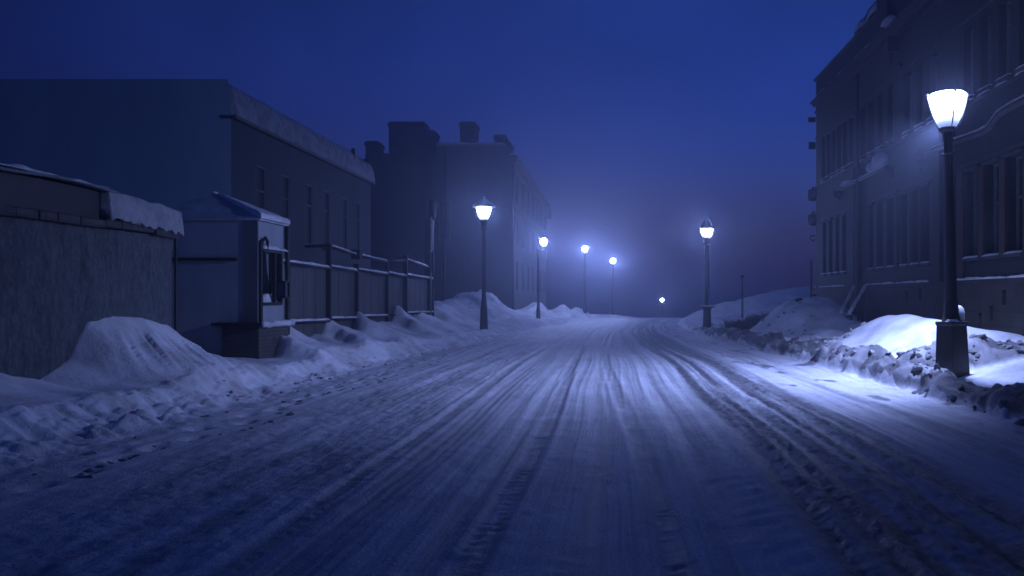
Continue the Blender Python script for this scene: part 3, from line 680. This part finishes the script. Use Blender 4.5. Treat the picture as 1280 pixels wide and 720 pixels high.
# ------------------------------------------------------------------ left side
def shed():
    X0 = -7.5; Y0, Y1 = 3.0, 14.5
    root = empty('shed', (-8.5,10,0), 'low rough-rendered shed with dark upper cladding and a snow slab over its end', 'shed'); w = Part(root)
    # rough wall, gridded so the old render bulges
    ys = np.linspace(Y0,Y1,180); zs = np.linspace(-.2,2.62,60); YY, ZZ = np.meshgrid(ys,zs,indexing='ij')
    D = .05*fbm(YY*1.2,ZZ*1.2,71,5,.6)+.03*fbm(YY*5,ZZ*.9,72,4)
    wob = .015*fbm(YY*.9,YY*0,73,3)
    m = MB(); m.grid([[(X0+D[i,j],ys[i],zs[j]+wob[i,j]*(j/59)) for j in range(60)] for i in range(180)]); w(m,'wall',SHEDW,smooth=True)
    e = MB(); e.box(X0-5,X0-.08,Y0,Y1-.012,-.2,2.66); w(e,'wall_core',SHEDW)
    # coping course
    cp = MB(); rgq = random.Random(4); y = Y0
    while y < Y1-.05:
        l = min(rgq.uniform(.35,.6),Y1+.05-y); zz = 2.62+.018*math.sin(y*1.1)+rgq.uniform(-.01,.015)-.004*(y-10); cp.box(X0-.3,X0+.13+rgq.uniform(-.02,.02),y,y+l-.012,zz,zz+.115); y += l
    w(cp,'coping',PLINTH,bevel=.015)
    up = MB(); up.box(X0-4.5,X0+.0,Y0,12.55,2.66,3.16); up.box(X0-4.5,X0-.12,12.55,Y1-.05,2.66,2.95)
    w(up,'upper_wall',SHEDB,bevel=.01)
    rf = MB(); 
    P = [[(X0+.14,y,3.165+.025*math.sin(y*2.3)-.0*(y)),(X0-4.6,y,3.6)] for y in np.linspace(Y0,12.72,30)]
    Q = [[(a[0],a[1],a[2]+.035) for a in r] for r in P]
    rf.grid(P); rf.grid(Q); 
    rf.grid([[P[i][0],Q[i][0]] for i in range(30)]); rf.poly([P[-1][0],P[-1][1],Q[-1][1],Q[-1][0]])
    w(rf,'roof',ROOFM)
    s = MB(); s.snow((X0+.06,Y0,3.20),(X0+.06,12.6,3.20),.16,.035,5,rough=.9); w(s,'roof_snow',SNOW_T,smooth=True)
    # snow slab hanging over the end of the parapet
    ys = np.linspace(12.5,14.62,140); G = []
    for i, y in enumerate(ys):
        t = i/139; lo = 2.76-.075*t+.05*(vn(np.array([y*9]),np.array([1.0]),7)[0]-.5)+.04*(vn(np.array([y*24]),np.array([2.0]),8)[0]-.5); hi = 3.19-.10*t+.04*(vn(np.array([y*3.3]),np.array([3.0]),9)[0]-.5); e = min(1,min(t+.03,1-t+.03)*30)
        row = []
        for k, (dx, f) in enumerate(((.02,.03),(.14,.01),(.165,.0),(.165,.05),(.155,.35),(.14,.65),(.125,.93),(.105,1.0),(-.1,1.02),(-.5,1.03),(-1.2,1.0))):
            z = lo+(hi-lo)*f; nz = .010*(vn(np.array([y*3.0+k*.4]),np.array([k*.5]),5)[0]-.5)+.010*(vn(np.array([y*19+k*.8]),np.array([k*.35]),6)[0]-.5)
            row.append((X0+dx*(.5+.5*e)+nz*(1 if 1 < k < 8 else .2),y,z-(1-e)*.05*f))
        G.append(row)
    s = MB(); s.grid(G); s.poly(G[0]); s.poly(G[-1]); s.grid([[G[i][0],G[i][-1]] for i in range(140)]); w(s,'snow_slab',m_snow('old_roof_snow', (.52,.54,.58), (.36,.37,.40), 3, 1.0),smooth=True)
    b = MB(); b.tube([(X0+.05,Y1+.05,.2),(X0+.05,Y1+.05,2.65)],.024,8); w(b,'drainpipe',IRON)
shed()
def booth():
    x0, x1, y0, y1 = -9.75, -7.33, 17.6, 19.0; ze = 3.2
    root = empty('gate_booth', (-8.4,18.3,0), 'small square booth with pyramid roof, street-side window opening and brick pedestal', 'booth'); w = Part(root)
    m = MB()
    PR = lambda a, d, z: (x1-d, a, z)
    facade(m, y0, y1, -.2, ze, [(17.72,18.82,1.5,2.62)], PR, .14)
    m.quad((x0,y0,-.2),(x1,y0,-.2),(x1,y0,ze),(x0,y0,ze)); m.quad((x0,y1,-.2),(x1,y1,-.2),(x1,y1,ze),(x0,y1,ze)); m.quad((x0,y0,-.2),(x0,y1,-.2),(x0,y1,ze),(x0,y0,ze))
    m.quad((x1-.75,y0+.01,-.2),(x1-.75,y1-.01,-.2),(x1-.75,y1-.01,ze),(x1-.75,y0+.01,ze))
    w(m,'wall',BOOTHW)
    m = MB(); m.box(x1-.29,x1+.012,y0-.014,y0+.04,-.2,ze-.01); w(m,'corner_strip',BOOTHD,bevel=.004)
    m = MB(); m.box(x0,x1-.42,y0-.05,y0-.002,2.36,2.42); w(m,'rail_bar',IRON)
    fr = MB(); fr.box(x1-.05,x1+.05,17.66,17.76,1.0,2.78); fr.box(x1-.05,x1+.04,18.78,18.86,1.45,2.66); fr.box(x1-.04,x1+.06,17.76,18.78,1.44,1.5); fr.box(x1-.04,x1+.03,18.45,18.53,1.5,2.6); fr.tube([(x1+.03,17.7,2.75),(x1+.10,17.78,2.85),(x1+.09,17.9,2.78),(x1+.06,17.95,2.6)],.035,6)
    win = w(fr,'window',STEEL)
    s = MB(); s.box(x1-.02,x1+.06,17.76,18.8,2.56,2.62); w(s,'lintel',TRIM,under=win)
    s = MB(); s.snow((x1+.04,17.8,2.62),(x1+.04,19.05,2.62),.10,.07,8); w(s,'lintel_snow',SNOW_T,under=win,smooth=True)
    s = MB(); s.poly([(x1-.1,17.76,1.5),(x1-.1,18.05,1.5),(x1-.1,18.0,1.9),(x1-.1,18.12,2.2),(x1-.1,17.98,2.58),(x1-.1,17.76,2.58)]); s.poly([(x1-.11,18.3,2.58),(x1-.11,18.45,2.58),(x1-.11,18.45,1.95),(x1-.11,18.36,2.2)]); w(s,'broken_pane',m_glass('broken_glass',(.12,.13,.15)),under=win)
    s = MB(); s.snow((x1-.16,18.1,1.48),(x1-.16,18.8,1.48),.22,.16,31,rough=.6); w(s,'sill_snow',SNOW_T,under=win,smooth=True)
    # roof
    ap = (-8.56,18.35,3.86); c = [(x0-.1,y0-.05,ze+.04),(x1+.07,y0-.05,ze+.04),(x1+.07,y1+.14,ze+.04),(x0-.1,y1+.14,ze+.04)]
    r = MB()
    for i in range(4): r.poly([c[i],c[(i+1)%4],ap])
    r.box(x0-.1,x1+.07,y0-.05,y1+.14,ze-.01,ze+.036); w(r,'roof',m_snow('frosted_roof', (.42,.45,.50), (.26,.28,.32), 1.5, .4))
    G = []; A = Vector(ap); n = 16                                     # snow on the street slope
    for i in range(n+1):
        t = i/n; row = []
        for j in range(9):
            b = Vector(c[1]).lerp(Vector(c[2]),j/8); p = b.lerp(A,t*.93); e = .09*(1-t)**.5+.015
            row.append(p+Vector((.03*(1-t),0,e*(1+.15*math.sin(j*2.1+i)))))
        G.append(row)
    s = MB(); s.grid(G); s.grid([[Vector(c[1]).lerp(Vector(c[2]),j/8)+Vector((.03,0,.0)) for j in range(9)],G[0]])
    s.grid([[Vector(c[1]).lerp(A,i/n*.93),G[i][0]] for i in range(n+1)]); s.grid([[Vector(c[2]).lerp(A,i/n*.93),G[i][-1]] for i in range(n+1)])
    s.lathe([(.09,0),(.06,.03),(.02,.045)],8,c=(ap[0],ap[1],ap[2]-.02)); w(s,'roof_snow',SNOW_T,smooth=True)
    p = MB(); p.box(-7.97,-7.2,17.38,18.95,-.2,1.02); w(p,'pedestal',PLINTH,bevel=.012)
    p = MB(); p.box(-8.15,-7.12,17.30,19.02,1.02,1.09); w(p,'pedestal_cap',IRON,bevel=.01)
    s = MB(); rgb = random.Random(2)
    for k in range(14):
        yy = 17.36+k*.122; s.lathe([(.01,-.07),(.05,-.03),(.055,.03),(.02,.07)],8,c=(-7.10,yy,1.045+rgb.uniform(-.01,.01)))
    w(s,'snow_beads',SNOW_T,smooth=True)
    p = MB(); p.tube([(x1+.06,y1+.08,.2),(x1+.06,y1+.08,ze)],.05,10); w(p,'eave_post',IRON)
booth()
def box_lantern():
    x, z = at(350, 362, 18.75); r = empty('box_lantern', (x,18.75,z), 'small unlit square box lantern fixed to the booth corner post', 'lantern')
    f = MB(); w, h, t = .15, .19, .035
    for sy in (-.13,.13):
        f.box(-w,w,sy-.02,sy+.02,h-t,h); f.box(-w,w,sy-.02,sy+.02,-h,-h+t)
        for sx in (-1,0,1): f.box(sx*w-.02,sx*w+.02,sy-.021,sy+.021,-h+t,h-t)
    f.box(-w-.02,-w+.02,-.11,.11,h-t,h); f.box(w-.02,w+.02,-.11,.11,h-t,h); f.box(-w-.02,-w+.02,-.11,.11,-h,-h+t); f.box(w-.02,w+.02,-.11,.11,-h,-h+t); f.box(-.03,.03,.15,.4,-.05,.05); f.build('cage',IRON,r)
    g = MB(); g.box(-w+.025,w-.025,-.10,.10,-h+.04,h-.04); g.build('pane',m_glass('box_lantern_glass',(.09,.10,.13)),r)
box_lantern()
def fence():
    X0 = -7.6; root = empty('fence', (X0,28,.3), 'grey panel fence with dark posts and snow-topped rails behind the booth', 'fence'); w = Part(root)
    posts = [(411,305,.085),(446,330,.075),(484,324,.07),(507,319,.10),(541,350,.07)]
    ys = [y_of(p[0],X0) for p in posts]
    pn = MB()
    edges = [19.4]+ys
    for a, b in zip(edges, edges[1:]):
        n = max(2, int((b-a)/.42))
        for k in range(n): pn.box(X0-.10,X0-.055-.006*(k%2),a+(b-a)*k/n+.002,a+(b-a)*(k+1)/n-.002,-.2,2.33)
    w(pn,'panel',PANEL)
    for (px,py,r), y in zip(posts, ys):
        zt = at(px,py,y)[1]; m = MB(); m.lathe([(r*1.05,-.2),(r*1.05,zt-.06),(r*1.25,zt-.05),(r*1.25,zt)],4,c=(X0,y,0),rot=math.pi/4); w(m,'post',STEEL,bevel=.008)
    def rail(a, b, za, zb, r, snow, sd, dx=.0):
        m = MB(); m.tube([(X0+dx,a,za),(X0+dx,b,zb)],r,8); w(m,'rail',STEEL,smooth=True)
        if snow: s = MB(); s.snow((X0+dx,a+.08,za+r*.6),(X0+dx,b-.08,zb+r*.6),r*2.3,snow,sd,rough=.25); w(s,'rail_snow',SNOW_T,smooth=True)
    e = [19.3]+ys
    for i in range(5):
        rail(e[i],e[i+1],2.42,2.38,.038,.06,10+i,.02)
        if i != 4 or True: rail(e[i],e[i+1],1.02,.98,.038,.055 if i != 3 else 0,20+i,.03)
    zt = [at(411,308,ys[0])[1], at(446,319,ys[1])[1], at(484,327,ys[2])[1], at(507,325,ys[3])[1], at(534,334,35)[1]]
    rail(ys[0],ys[1],zt[0],zt[1],.042,.05,31); rail(ys[1],ys[2],zt[1],zt[2],.042,.05,32); rail(ys[2],ys[3],zt[2],zt[3],.04,0,33); rail(ys[3],35.1,zt[3],zt[4],.05,.06,34)
    for q in (((X0-.62,ys[0],zt[0]),(X0+.06,ys[0],zt[0]+.02)),((X0-.35,ys[3],zt[3]+.1),(X0+.06,ys[3],zt[3]+.1))): m = MB(); m.tube(q,.04,8); w(m,'cross_bar',STEEL)
    m = MB(); m.box(X0-.13,X0+.13,ys[1]-.14,ys[1]+.14,zt[1]-.12,zt[1]+.16); m.tube([(X0-.1,ys[1],2.6),(X0-.06,ys[1],2.3)],.02,6); w(m,'clamp',STEEL,bevel=.015)
fence()
def utility_post():
    y = 35.3; x = at(536,300,y)[0]; zt = at(536,250,y)[1]; r = empty('utility_post', (x,y,.2), 'tall dark utility post with box on top and a pale plate, at the fence end', 'post'); w = Part(r)
    m = MB(); m.box(x-.15,x+.10,y-.10,y+.10,-.2,zt); w(m,'post',IRON,bevel=.01)
    m = MB(); m.box(x+.105,x+.28,y-.14,y+.1,zt-.72,zt-.02); m.box(x+.282,x+.32,y-.08,y+.04,zt-.6,zt-.1); w(m,'switch_box',STEEL,bevel=.02)
    m = MB(); m.box(x+.105,x+.235,y-.14,y-.11,zt-2.1,zt-.85); w(m,'white_plate',m_plaster('grey_plate',(.22,.23,.25),(.32,.33,.35),3),bevel=.01)
    m = MB(); m.box(x+.105,x+.22,y-.05,y+.05,zt-3.0,zt-2.15); w(m,'bracket',STEEL,bevel=.01)
utility_post()
def left_hall():
    X0 = -11.0; Y0, Y1 = 24.6, 38.8; ze = 6.83
    root = empty('plain_hall', (-16,31,0), 'large plain rendered hall with snowy eaves, behind the booth and fence', 'building'); w = Part(root); P = lambda a, d, z: (X0-d, a, z)
    op = []
    for a in (26.3,28.3,30.5,32.4,34.6,36.4): op.append((a,a+.75,3.5,5.7))
    m = MB(); facade(m, Y0, Y1, -.3, ze, op, P, .10)
    g = MB(); g.poly([(X0,Y0,-.3),(X0-16,Y0,-.3),(X0-16,Y0,7.9),(X0-.1,Y0,7.9),(X0,Y0,ze)]); w(g,'gable_wall',m_plaster('gable_render_lightened', (.19,.27,.33), (.24,.33,.39), .6, (1,1,.3), .01)); m.poly([(X0,Y1,-.3),(X0-16,Y1,-.3),(X0-16,Y1,7.9),(X0-.1,Y1,7.9),(X0,Y1,ze)])  # hall front in a paler copy of the render, brightness put into its colour
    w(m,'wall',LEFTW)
    fw = window_proto(P, op[0][0], op[0][1], 3.5, 5.7, .10, root, .65, False, False, FRAMEH, glass=DULL)
    for o in op[1:]: copy_window(fw, (0,o[0]-op[0][0],0))
    m = MB(); m.box(X0-.3,X0+.16,Y0-.05,Y1+.2,ze-.07,ze+.02); w(m,'eave',SHEDB,bevel=.01)
    m = MB(); m.box(X0-16,X0-.3,Y0+.05,Y1,7.7,7.86); w(m,'roof',ROOFM)
    ys = np.linspace(Y0+.03,Y1+.1,110); G = []
    for i, y in enumerate(ys):
        a = .07*(vn(np.array([y*1.1]),np.array([1.0]),15)[0]-.5)+.03*(vn(np.array([y*4.0]),np.array([2.0]),16)[0]-.5); drop = 0 if y < 36.2 else -.10
        G.append([(X0+.02,y,ze+.02),(X0+.14+a,y,ze+.03+a*.5),(X0+.14+a,y,ze+.08),(X0+.08+a,y,ze+.45),(X0+.0+a,y,ze+.82+drop),(X0-.06,y,ze+.92+a+drop),(X0-.45,y,ze+.97+a+drop),(X0-1.6,y,ze+1.03)])
    s = MB(); s.grid(G); s.poly(G[0]); s.poly(G[-1]); w(s,'eave_snow',m_snow('eave_snow_darkened', (.34,.36,.40), (.20,.21,.24), 2.5, .8),smooth=True)  # eave snow darkened in colour to offset the spot's light on it
    m = MB(); m.box(X0-.08,X0+.06,36.15,36.25,ze+.1,ze+1.1); w(m,'snow_guard',STEEL)
left_hall()
def far_block():
    Y = 58.0; X1 = -6.85; root = empty('brick_tenement', (-13,66,0), 'tall hazy far building with chimneys and a row of windows facing the street', 'building'); w = Part(root)
    s = Y/F; X_ = lambda px: (px-766)*s; Z_ = lambda py: 1.6+(372-py)*s
    m = MB(); P = lambda a, d, z: (X1-d, a, z); zt = Z_(196)
    op = [(a,a+1.3,z,z+2.0) for z in (2.2,5.4,8.4) for a in (60.5,64.5,68.5,72.5,76.5,80.5,84.5)]
    facade(m, Y, 88, -3, zt, op, P, .25)
    m.poly([(X_(545),Y,-3),(X1,Y,-3),(X1,Y,zt),(X_(630),Y,Z_(182)),(X_(545),Y,Z_(182))]); m.quad((X1,88,-3),(X1-9,88,-3),(X1-9,88,zt),(X1,88,zt))
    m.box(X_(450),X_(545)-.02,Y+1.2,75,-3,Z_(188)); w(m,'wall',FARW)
    op0 = op[0]; fw = window_proto(P, op0[0],op0[1],op0[2],op0[3],.25,root,.6,True,False,FRAME,glass=DULL)
    for o in op[1:]: copy_window(fw,(0,o[0]-op0[0],o[2]-op0[2]))
    m = MB(); m.box(X_(545),X1-.3,Y+.2,88,zt-.3,zt); m.box(X_(546),X_(632),Y-.1,Y+.6,Z_(182),Z_(180)); w(m,'roof',ROOFM)
    m = MB(); m.box(X1-.3,X1+.35,Y-.1,88.4,zt-.35,zt+.12); m.box(X1-.1,X1+.15,Y,88.2,zt-.8,zt-.352); m.box(X1-.1,X1+.12,Y,88.1,7.7,7.95); w(m,'cornice',TRIM)
    m = MB(); m.box(X1-.35,X1+.45,86.6,88.6,zt-1.4,zt-.352); w(m,'cornice_bracket',TRIM)
    sn = MB(); sn.snow((X1,Y,zt+.12),(X1,88.3,zt+.12),.5,.2,5); sn.snow((X_(546),Y+.2,Z_(180)),(X_(630),Y+.2,Z_(180)),.6,.12,6); w(sn,'roof_snow',SNOW_T,smooth=True)
    for a, b, t, bt, dy in ((575,594,152,182,2),(618,632,168,186,1.2),(631,638,177,196,1.2),(641,647,203,214,18),(486,530,152,190,5),(530,543,163,190,3),(457,472,176,190,3)):
        k = (Y+dy)/Y; c = MB(); c.box(X_(a)*k,X_(b)*k,Y+dy,Y+dy+1.6,Z_(bt)-1,1.6+(Z_(t)-1.6)*k); c.box(X_(a)*k-.08,X_(b)*k+.08,Y+dy-.08,Y+dy+1.68,1.6+(Z_(t)-1.6)*k-.35,1.6+(Z_(t)-1.6)*k-.12); w(c,'chimney',FARW)
    d = MB(); d.tube([(X1+.1,Y-.12,-1),(X1+.1,Y-.12,zt-.8)],.09,8); d.tube([(X_(556),Y-.12,-1),(X_(556),Y-.12,Z_(184))],.09,8); w(d,'downpipe',IRON)
    f = window_proto(lambda a,d,z:(a,Y-.02+d-.2,z), X_(549),X_(556)+.4,Z_(300),Z_(250),.25,root,.6,True,False,FRAME)
far_block()

# ------------------------------------------------------------------ small things on the right
def pole_thing(px, ptop, Y, label, r=.05):
    x, zt = at(px, ptop, Y); z0 = Hs(x, Y); o = empty('marker_pole', (x,Y,z0-.1), label, 'pole')
    MB().lathe([(r,0),(r*.8,zt-z0)],8).build('shaft',STEEL,o,smooth=True); MB().lathe([(r*1.6,-.02),(r*1.6,.12),(r,.16)],8,c=(0,0,zt-z0-.1)).build('top_cap',STEEL,o)
pole_thing(928, 343, 58, 'thin dark pole standing in the snow at the foot of the far hill', .075)
def shrub(x, y, n, h, label, seed):
    rg = random.Random(seed); o = empty('dry_shrub', (x,y,Hs(x,y)-.03), label, 'shrub', 'dry shrubs in the snow'); m = MB()
    for i in range(n):
        a = rg.uniform(0,6.28); q = rg.random()**.6*.55; hh = h*rg.uniform(.5,1.1); p = Vector((q*math.cos(a)*1.6,q*math.sin(a),0)); d = Vector((rg.gauss(0,.25),rg.gauss(0,.2),1))
        pts = [p, p+d*hh*.5, p+d*hh*.85+Vector((rg.gauss(0,.08),rg.gauss(0,.08),0))]
        m.tube(pts,[.018,.013,.006],4,False)
        for k in range(3):
            b = pts[1].lerp(pts[2],rg.random()); m.tube([b,b+Vector((rg.gauss(0,.12),rg.gauss(0,.1),rg.uniform(.02,.16)))],[.008,.003],4,False)
    m.build('stem',WEED,o); 
    s = MB(); s.lathe([(.6,-.05),(.5,.08),(.3,.16),(.05,.2)],14,sy=.6); s.build('snow_cap',SNOW_T,o,smooth=True)
shrub(5.55,36.0,320,.5,'dry dark shrub beside the pointed-cap lamp, nearest to it',1)
shrub(6.35,35.2,320,.5,'dry dark shrub at the foot of the snow heap, between two others',2)
shrub(7.0,39.5,320,.7,'taller dry shrub behind the snow heap before the thin pole',3)
def stones():
    rg = random.Random(8)
    for px, py, Y, s, lb in ((998,371,30.4,.13,'dark rock poking out on the crest of the rounded snow heap'),(1018,368,31.2,.10,'small dark rock between the snow heap and the right building')):
        x, z = at(px,py,Y); V, Fc = lump_shape(rg,3); m = MB(); m.v = [(v[0]*s*1.6,v[1]*s,v[2]*s*.7) for v in V]; m.f = list(Fc)
        o = m.build('rock',DARK,None,smooth=True); o.location = (x,Y,Hs(x,Y)+.03); tag(o,lb,'rock','rocks in the snow')
stones()

# ------------------------------------------------------------------ haze, sky, camera
def haze():
    m = bpy.data.materials.new('haze'); m.use_nodes = True; nt = m.node_tree; nt.nodes.clear()
    out = nt.nodes.new('ShaderNodeOutputMaterial'); v = nt.nodes.new('ShaderNodeVolumePrincipled')
    v.inputs['Color'].default_value = (.66,.74,1.0,1); v.inputs['Density'].default_value = .0062; v.inputs['Anisotropy'].default_value = .8
    nt.links.new(v.outputs['Volume'], out.inputs['Volume'])
    b = MB().box(-140,140,-14,295,-21,16.5); o = b.build('haze', m); tag(o,'thin blue night haze filling the street','haze',kind='stuff')
haze()
SUN_EL, SUN_ROT = -1.0, 140.0
W = bpy.data.worlds.new('World'); SC.world = W; W.use_nodes = True; nt = W.node_tree
bg = nt.nodes['Background']; sky = nt.nodes.new('ShaderNodeTexSky'); sky.sky_type = 'NISHITA'; sky.sun_disc = False
sky.sun_elevation = math.radians(SUN_EL); sky.sun_rotation = math.radians(SUN_ROT); sky.air_density = 1.0; sky.dust_density = .3; sky.ozone_density = 6
tc = nt.nodes.new('ShaderNodeTexCoord'); dp = nt.nodes.new('ShaderNodeVectorMath'); dp.operation = 'DOT_PRODUCT'
dp.inputs[1].default_value = (math.sin(math.radians(40)), math.cos(math.radians(40)), 0); nt.links.new(tc.outputs['Generated'], dp.inputs[0])
gr = nt.nodes.new('ShaderNodeMapRange'); gr.inputs[1].default_value = .1; gr.inputs[2].default_value = .9; gr.inputs[3].default_value = .10; gr.inputs[4].default_value = 1.0
nt.links.new(dp.outputs['Value'], gr.inputs[0])
tint = nt.nodes.new('ShaderNodeMix'); tint.data_type = 'RGBA'; tint.blend_type = 'MULTIPLY'; tint.inputs[0].default_value = 1; tint.inputs[7].default_value = (.92,1.0,1.0,1)
el = nt.nodes.new('ShaderNodeSeparateXYZ'); nt.links.new(tc.outputs['Generated'], el.inputs[0])
ec = nt.nodes.new('ShaderNodeValToRGB'); nt.links.new(el.outputs[2], ec.inputs['Fac'])
ec.color_ramp.elements[0].position = 0; ec.color_ramp.elements[0].color = (.80,1.45,2.15,1); ec.color_ramp.elements[1].position = .34; ec.color_ramp.elements[1].color = (.95,1.0,1.0,1)
nt.links.new(ec.outputs['Color'], tint.inputs[7])
nt.links.new(sky.outputs[0], tint.inputs[6]); nt.links.new(tint.outputs[2], bg.inputs['Color'])
sx = nt.nodes.new('ShaderNodeSeparateXYZ'); nt.links.new(tc.outputs['Generated'], sx.inputs[0])
ze = nt.nodes.new('ShaderNodeMapRange'); ze.inputs[1].default_value = .35; ze.inputs[2].default_value = .9; ze.inputs[3].default_value = 0; ze.inputs[4].default_value = .28
nt.links.new(sx.outputs[2], ze.inputs[0]); ad = nt.nodes.new('ShaderNodeMath'); ad.operation = 'ADD'; nt.links.new(gr.outputs[0], ad.inputs[0]); nt.links.new(ze.outputs[0], ad.inputs[1])
sm = nt.nodes.new('ShaderNodeMath'); sm.operation = 'MULTIPLY'; sm.inputs[1].default_value = .90; bk = nt.nodes.new('ShaderNodeMapRange'); bk.inputs[1].default_value = -.05; bk.inputs[2].default_value = -.7; bk.inputs[3].default_value = 0; bk.inputs[4].default_value = .45
nt.links.new(dp.outputs['Value'], bk.inputs[0]); a2 = nt.nodes.new('ShaderNodeMath'); a2.operation = 'ADD'; nt.links.new(ad.outputs[0], a2.inputs[0]); nt.links.new(bk.outputs[0], a2.inputs[1])
nt.links.new(a2.outputs[0], sm.inputs[0]); cn = nt.nodes.new('ShaderNodeTexNoise'); cn.inputs['Scale'].default_value = 3.2; cn.inputs['Detail'].default_value = 5; cn.inputs['Distortion'].default_value = .6; nt.links.new(tc.outputs['Generated'], cn.inputs['Vector'])
cm = nt.nodes.new('ShaderNodeMapRange'); cm.inputs[1].default_value = .3; cm.inputs[2].default_value = .7; cm.inputs[3].default_value = .78; cm.inputs[4].default_value = 1.22; nt.links.new(cn.outputs['Fac'], cm.inputs[0])
cs = nt.nodes.new('ShaderNodeMath'); cs.operation = 'MULTIPLY'; nt.links.new(sm.outputs[0], cs.inputs[0]); nt.links.new(cm.outputs[0], cs.inputs[1]); nt.links.new(cs.outputs[0], bg.inputs['Strength'])

cam = bpy.data.cameras.new('camera'); co = bpy.data.objects.new('camera', cam); COL.objects.link(co); SC.camera = co
co.location = (0,0,1.6); co.rotation_euler = (math.pi/2,0,0); cam.sensor_width = 36; cam.lens = F/1280*36
cam.shift_x = (640-766)/1280; cam.shift_y = (372-360)/1280; cam.clip_end = 1000; cam.clip_start = .05
SC.view_settings.view_transform = 'Standard'; SC.view_settings.look = 'None'; SC.view_settings.exposure = 0; SC.view_settings.gamma = 1
SC.render.engine = 'CYCLES'; cy = SC.cycles
cy.use_adaptive_sampling = False; cy.use_denoising = True; cy.denoiser = 'OPENIMAGEDENOISE'; cy.max_bounces = 5; cy.volume_bounces = 0; cy.diffuse_bounces = 3; cy.glossy_bounces = 2
cy.sample_clamp_indirect = 2.0; cy.sample_clamp_direct = 0; cy.use_light_tree = True
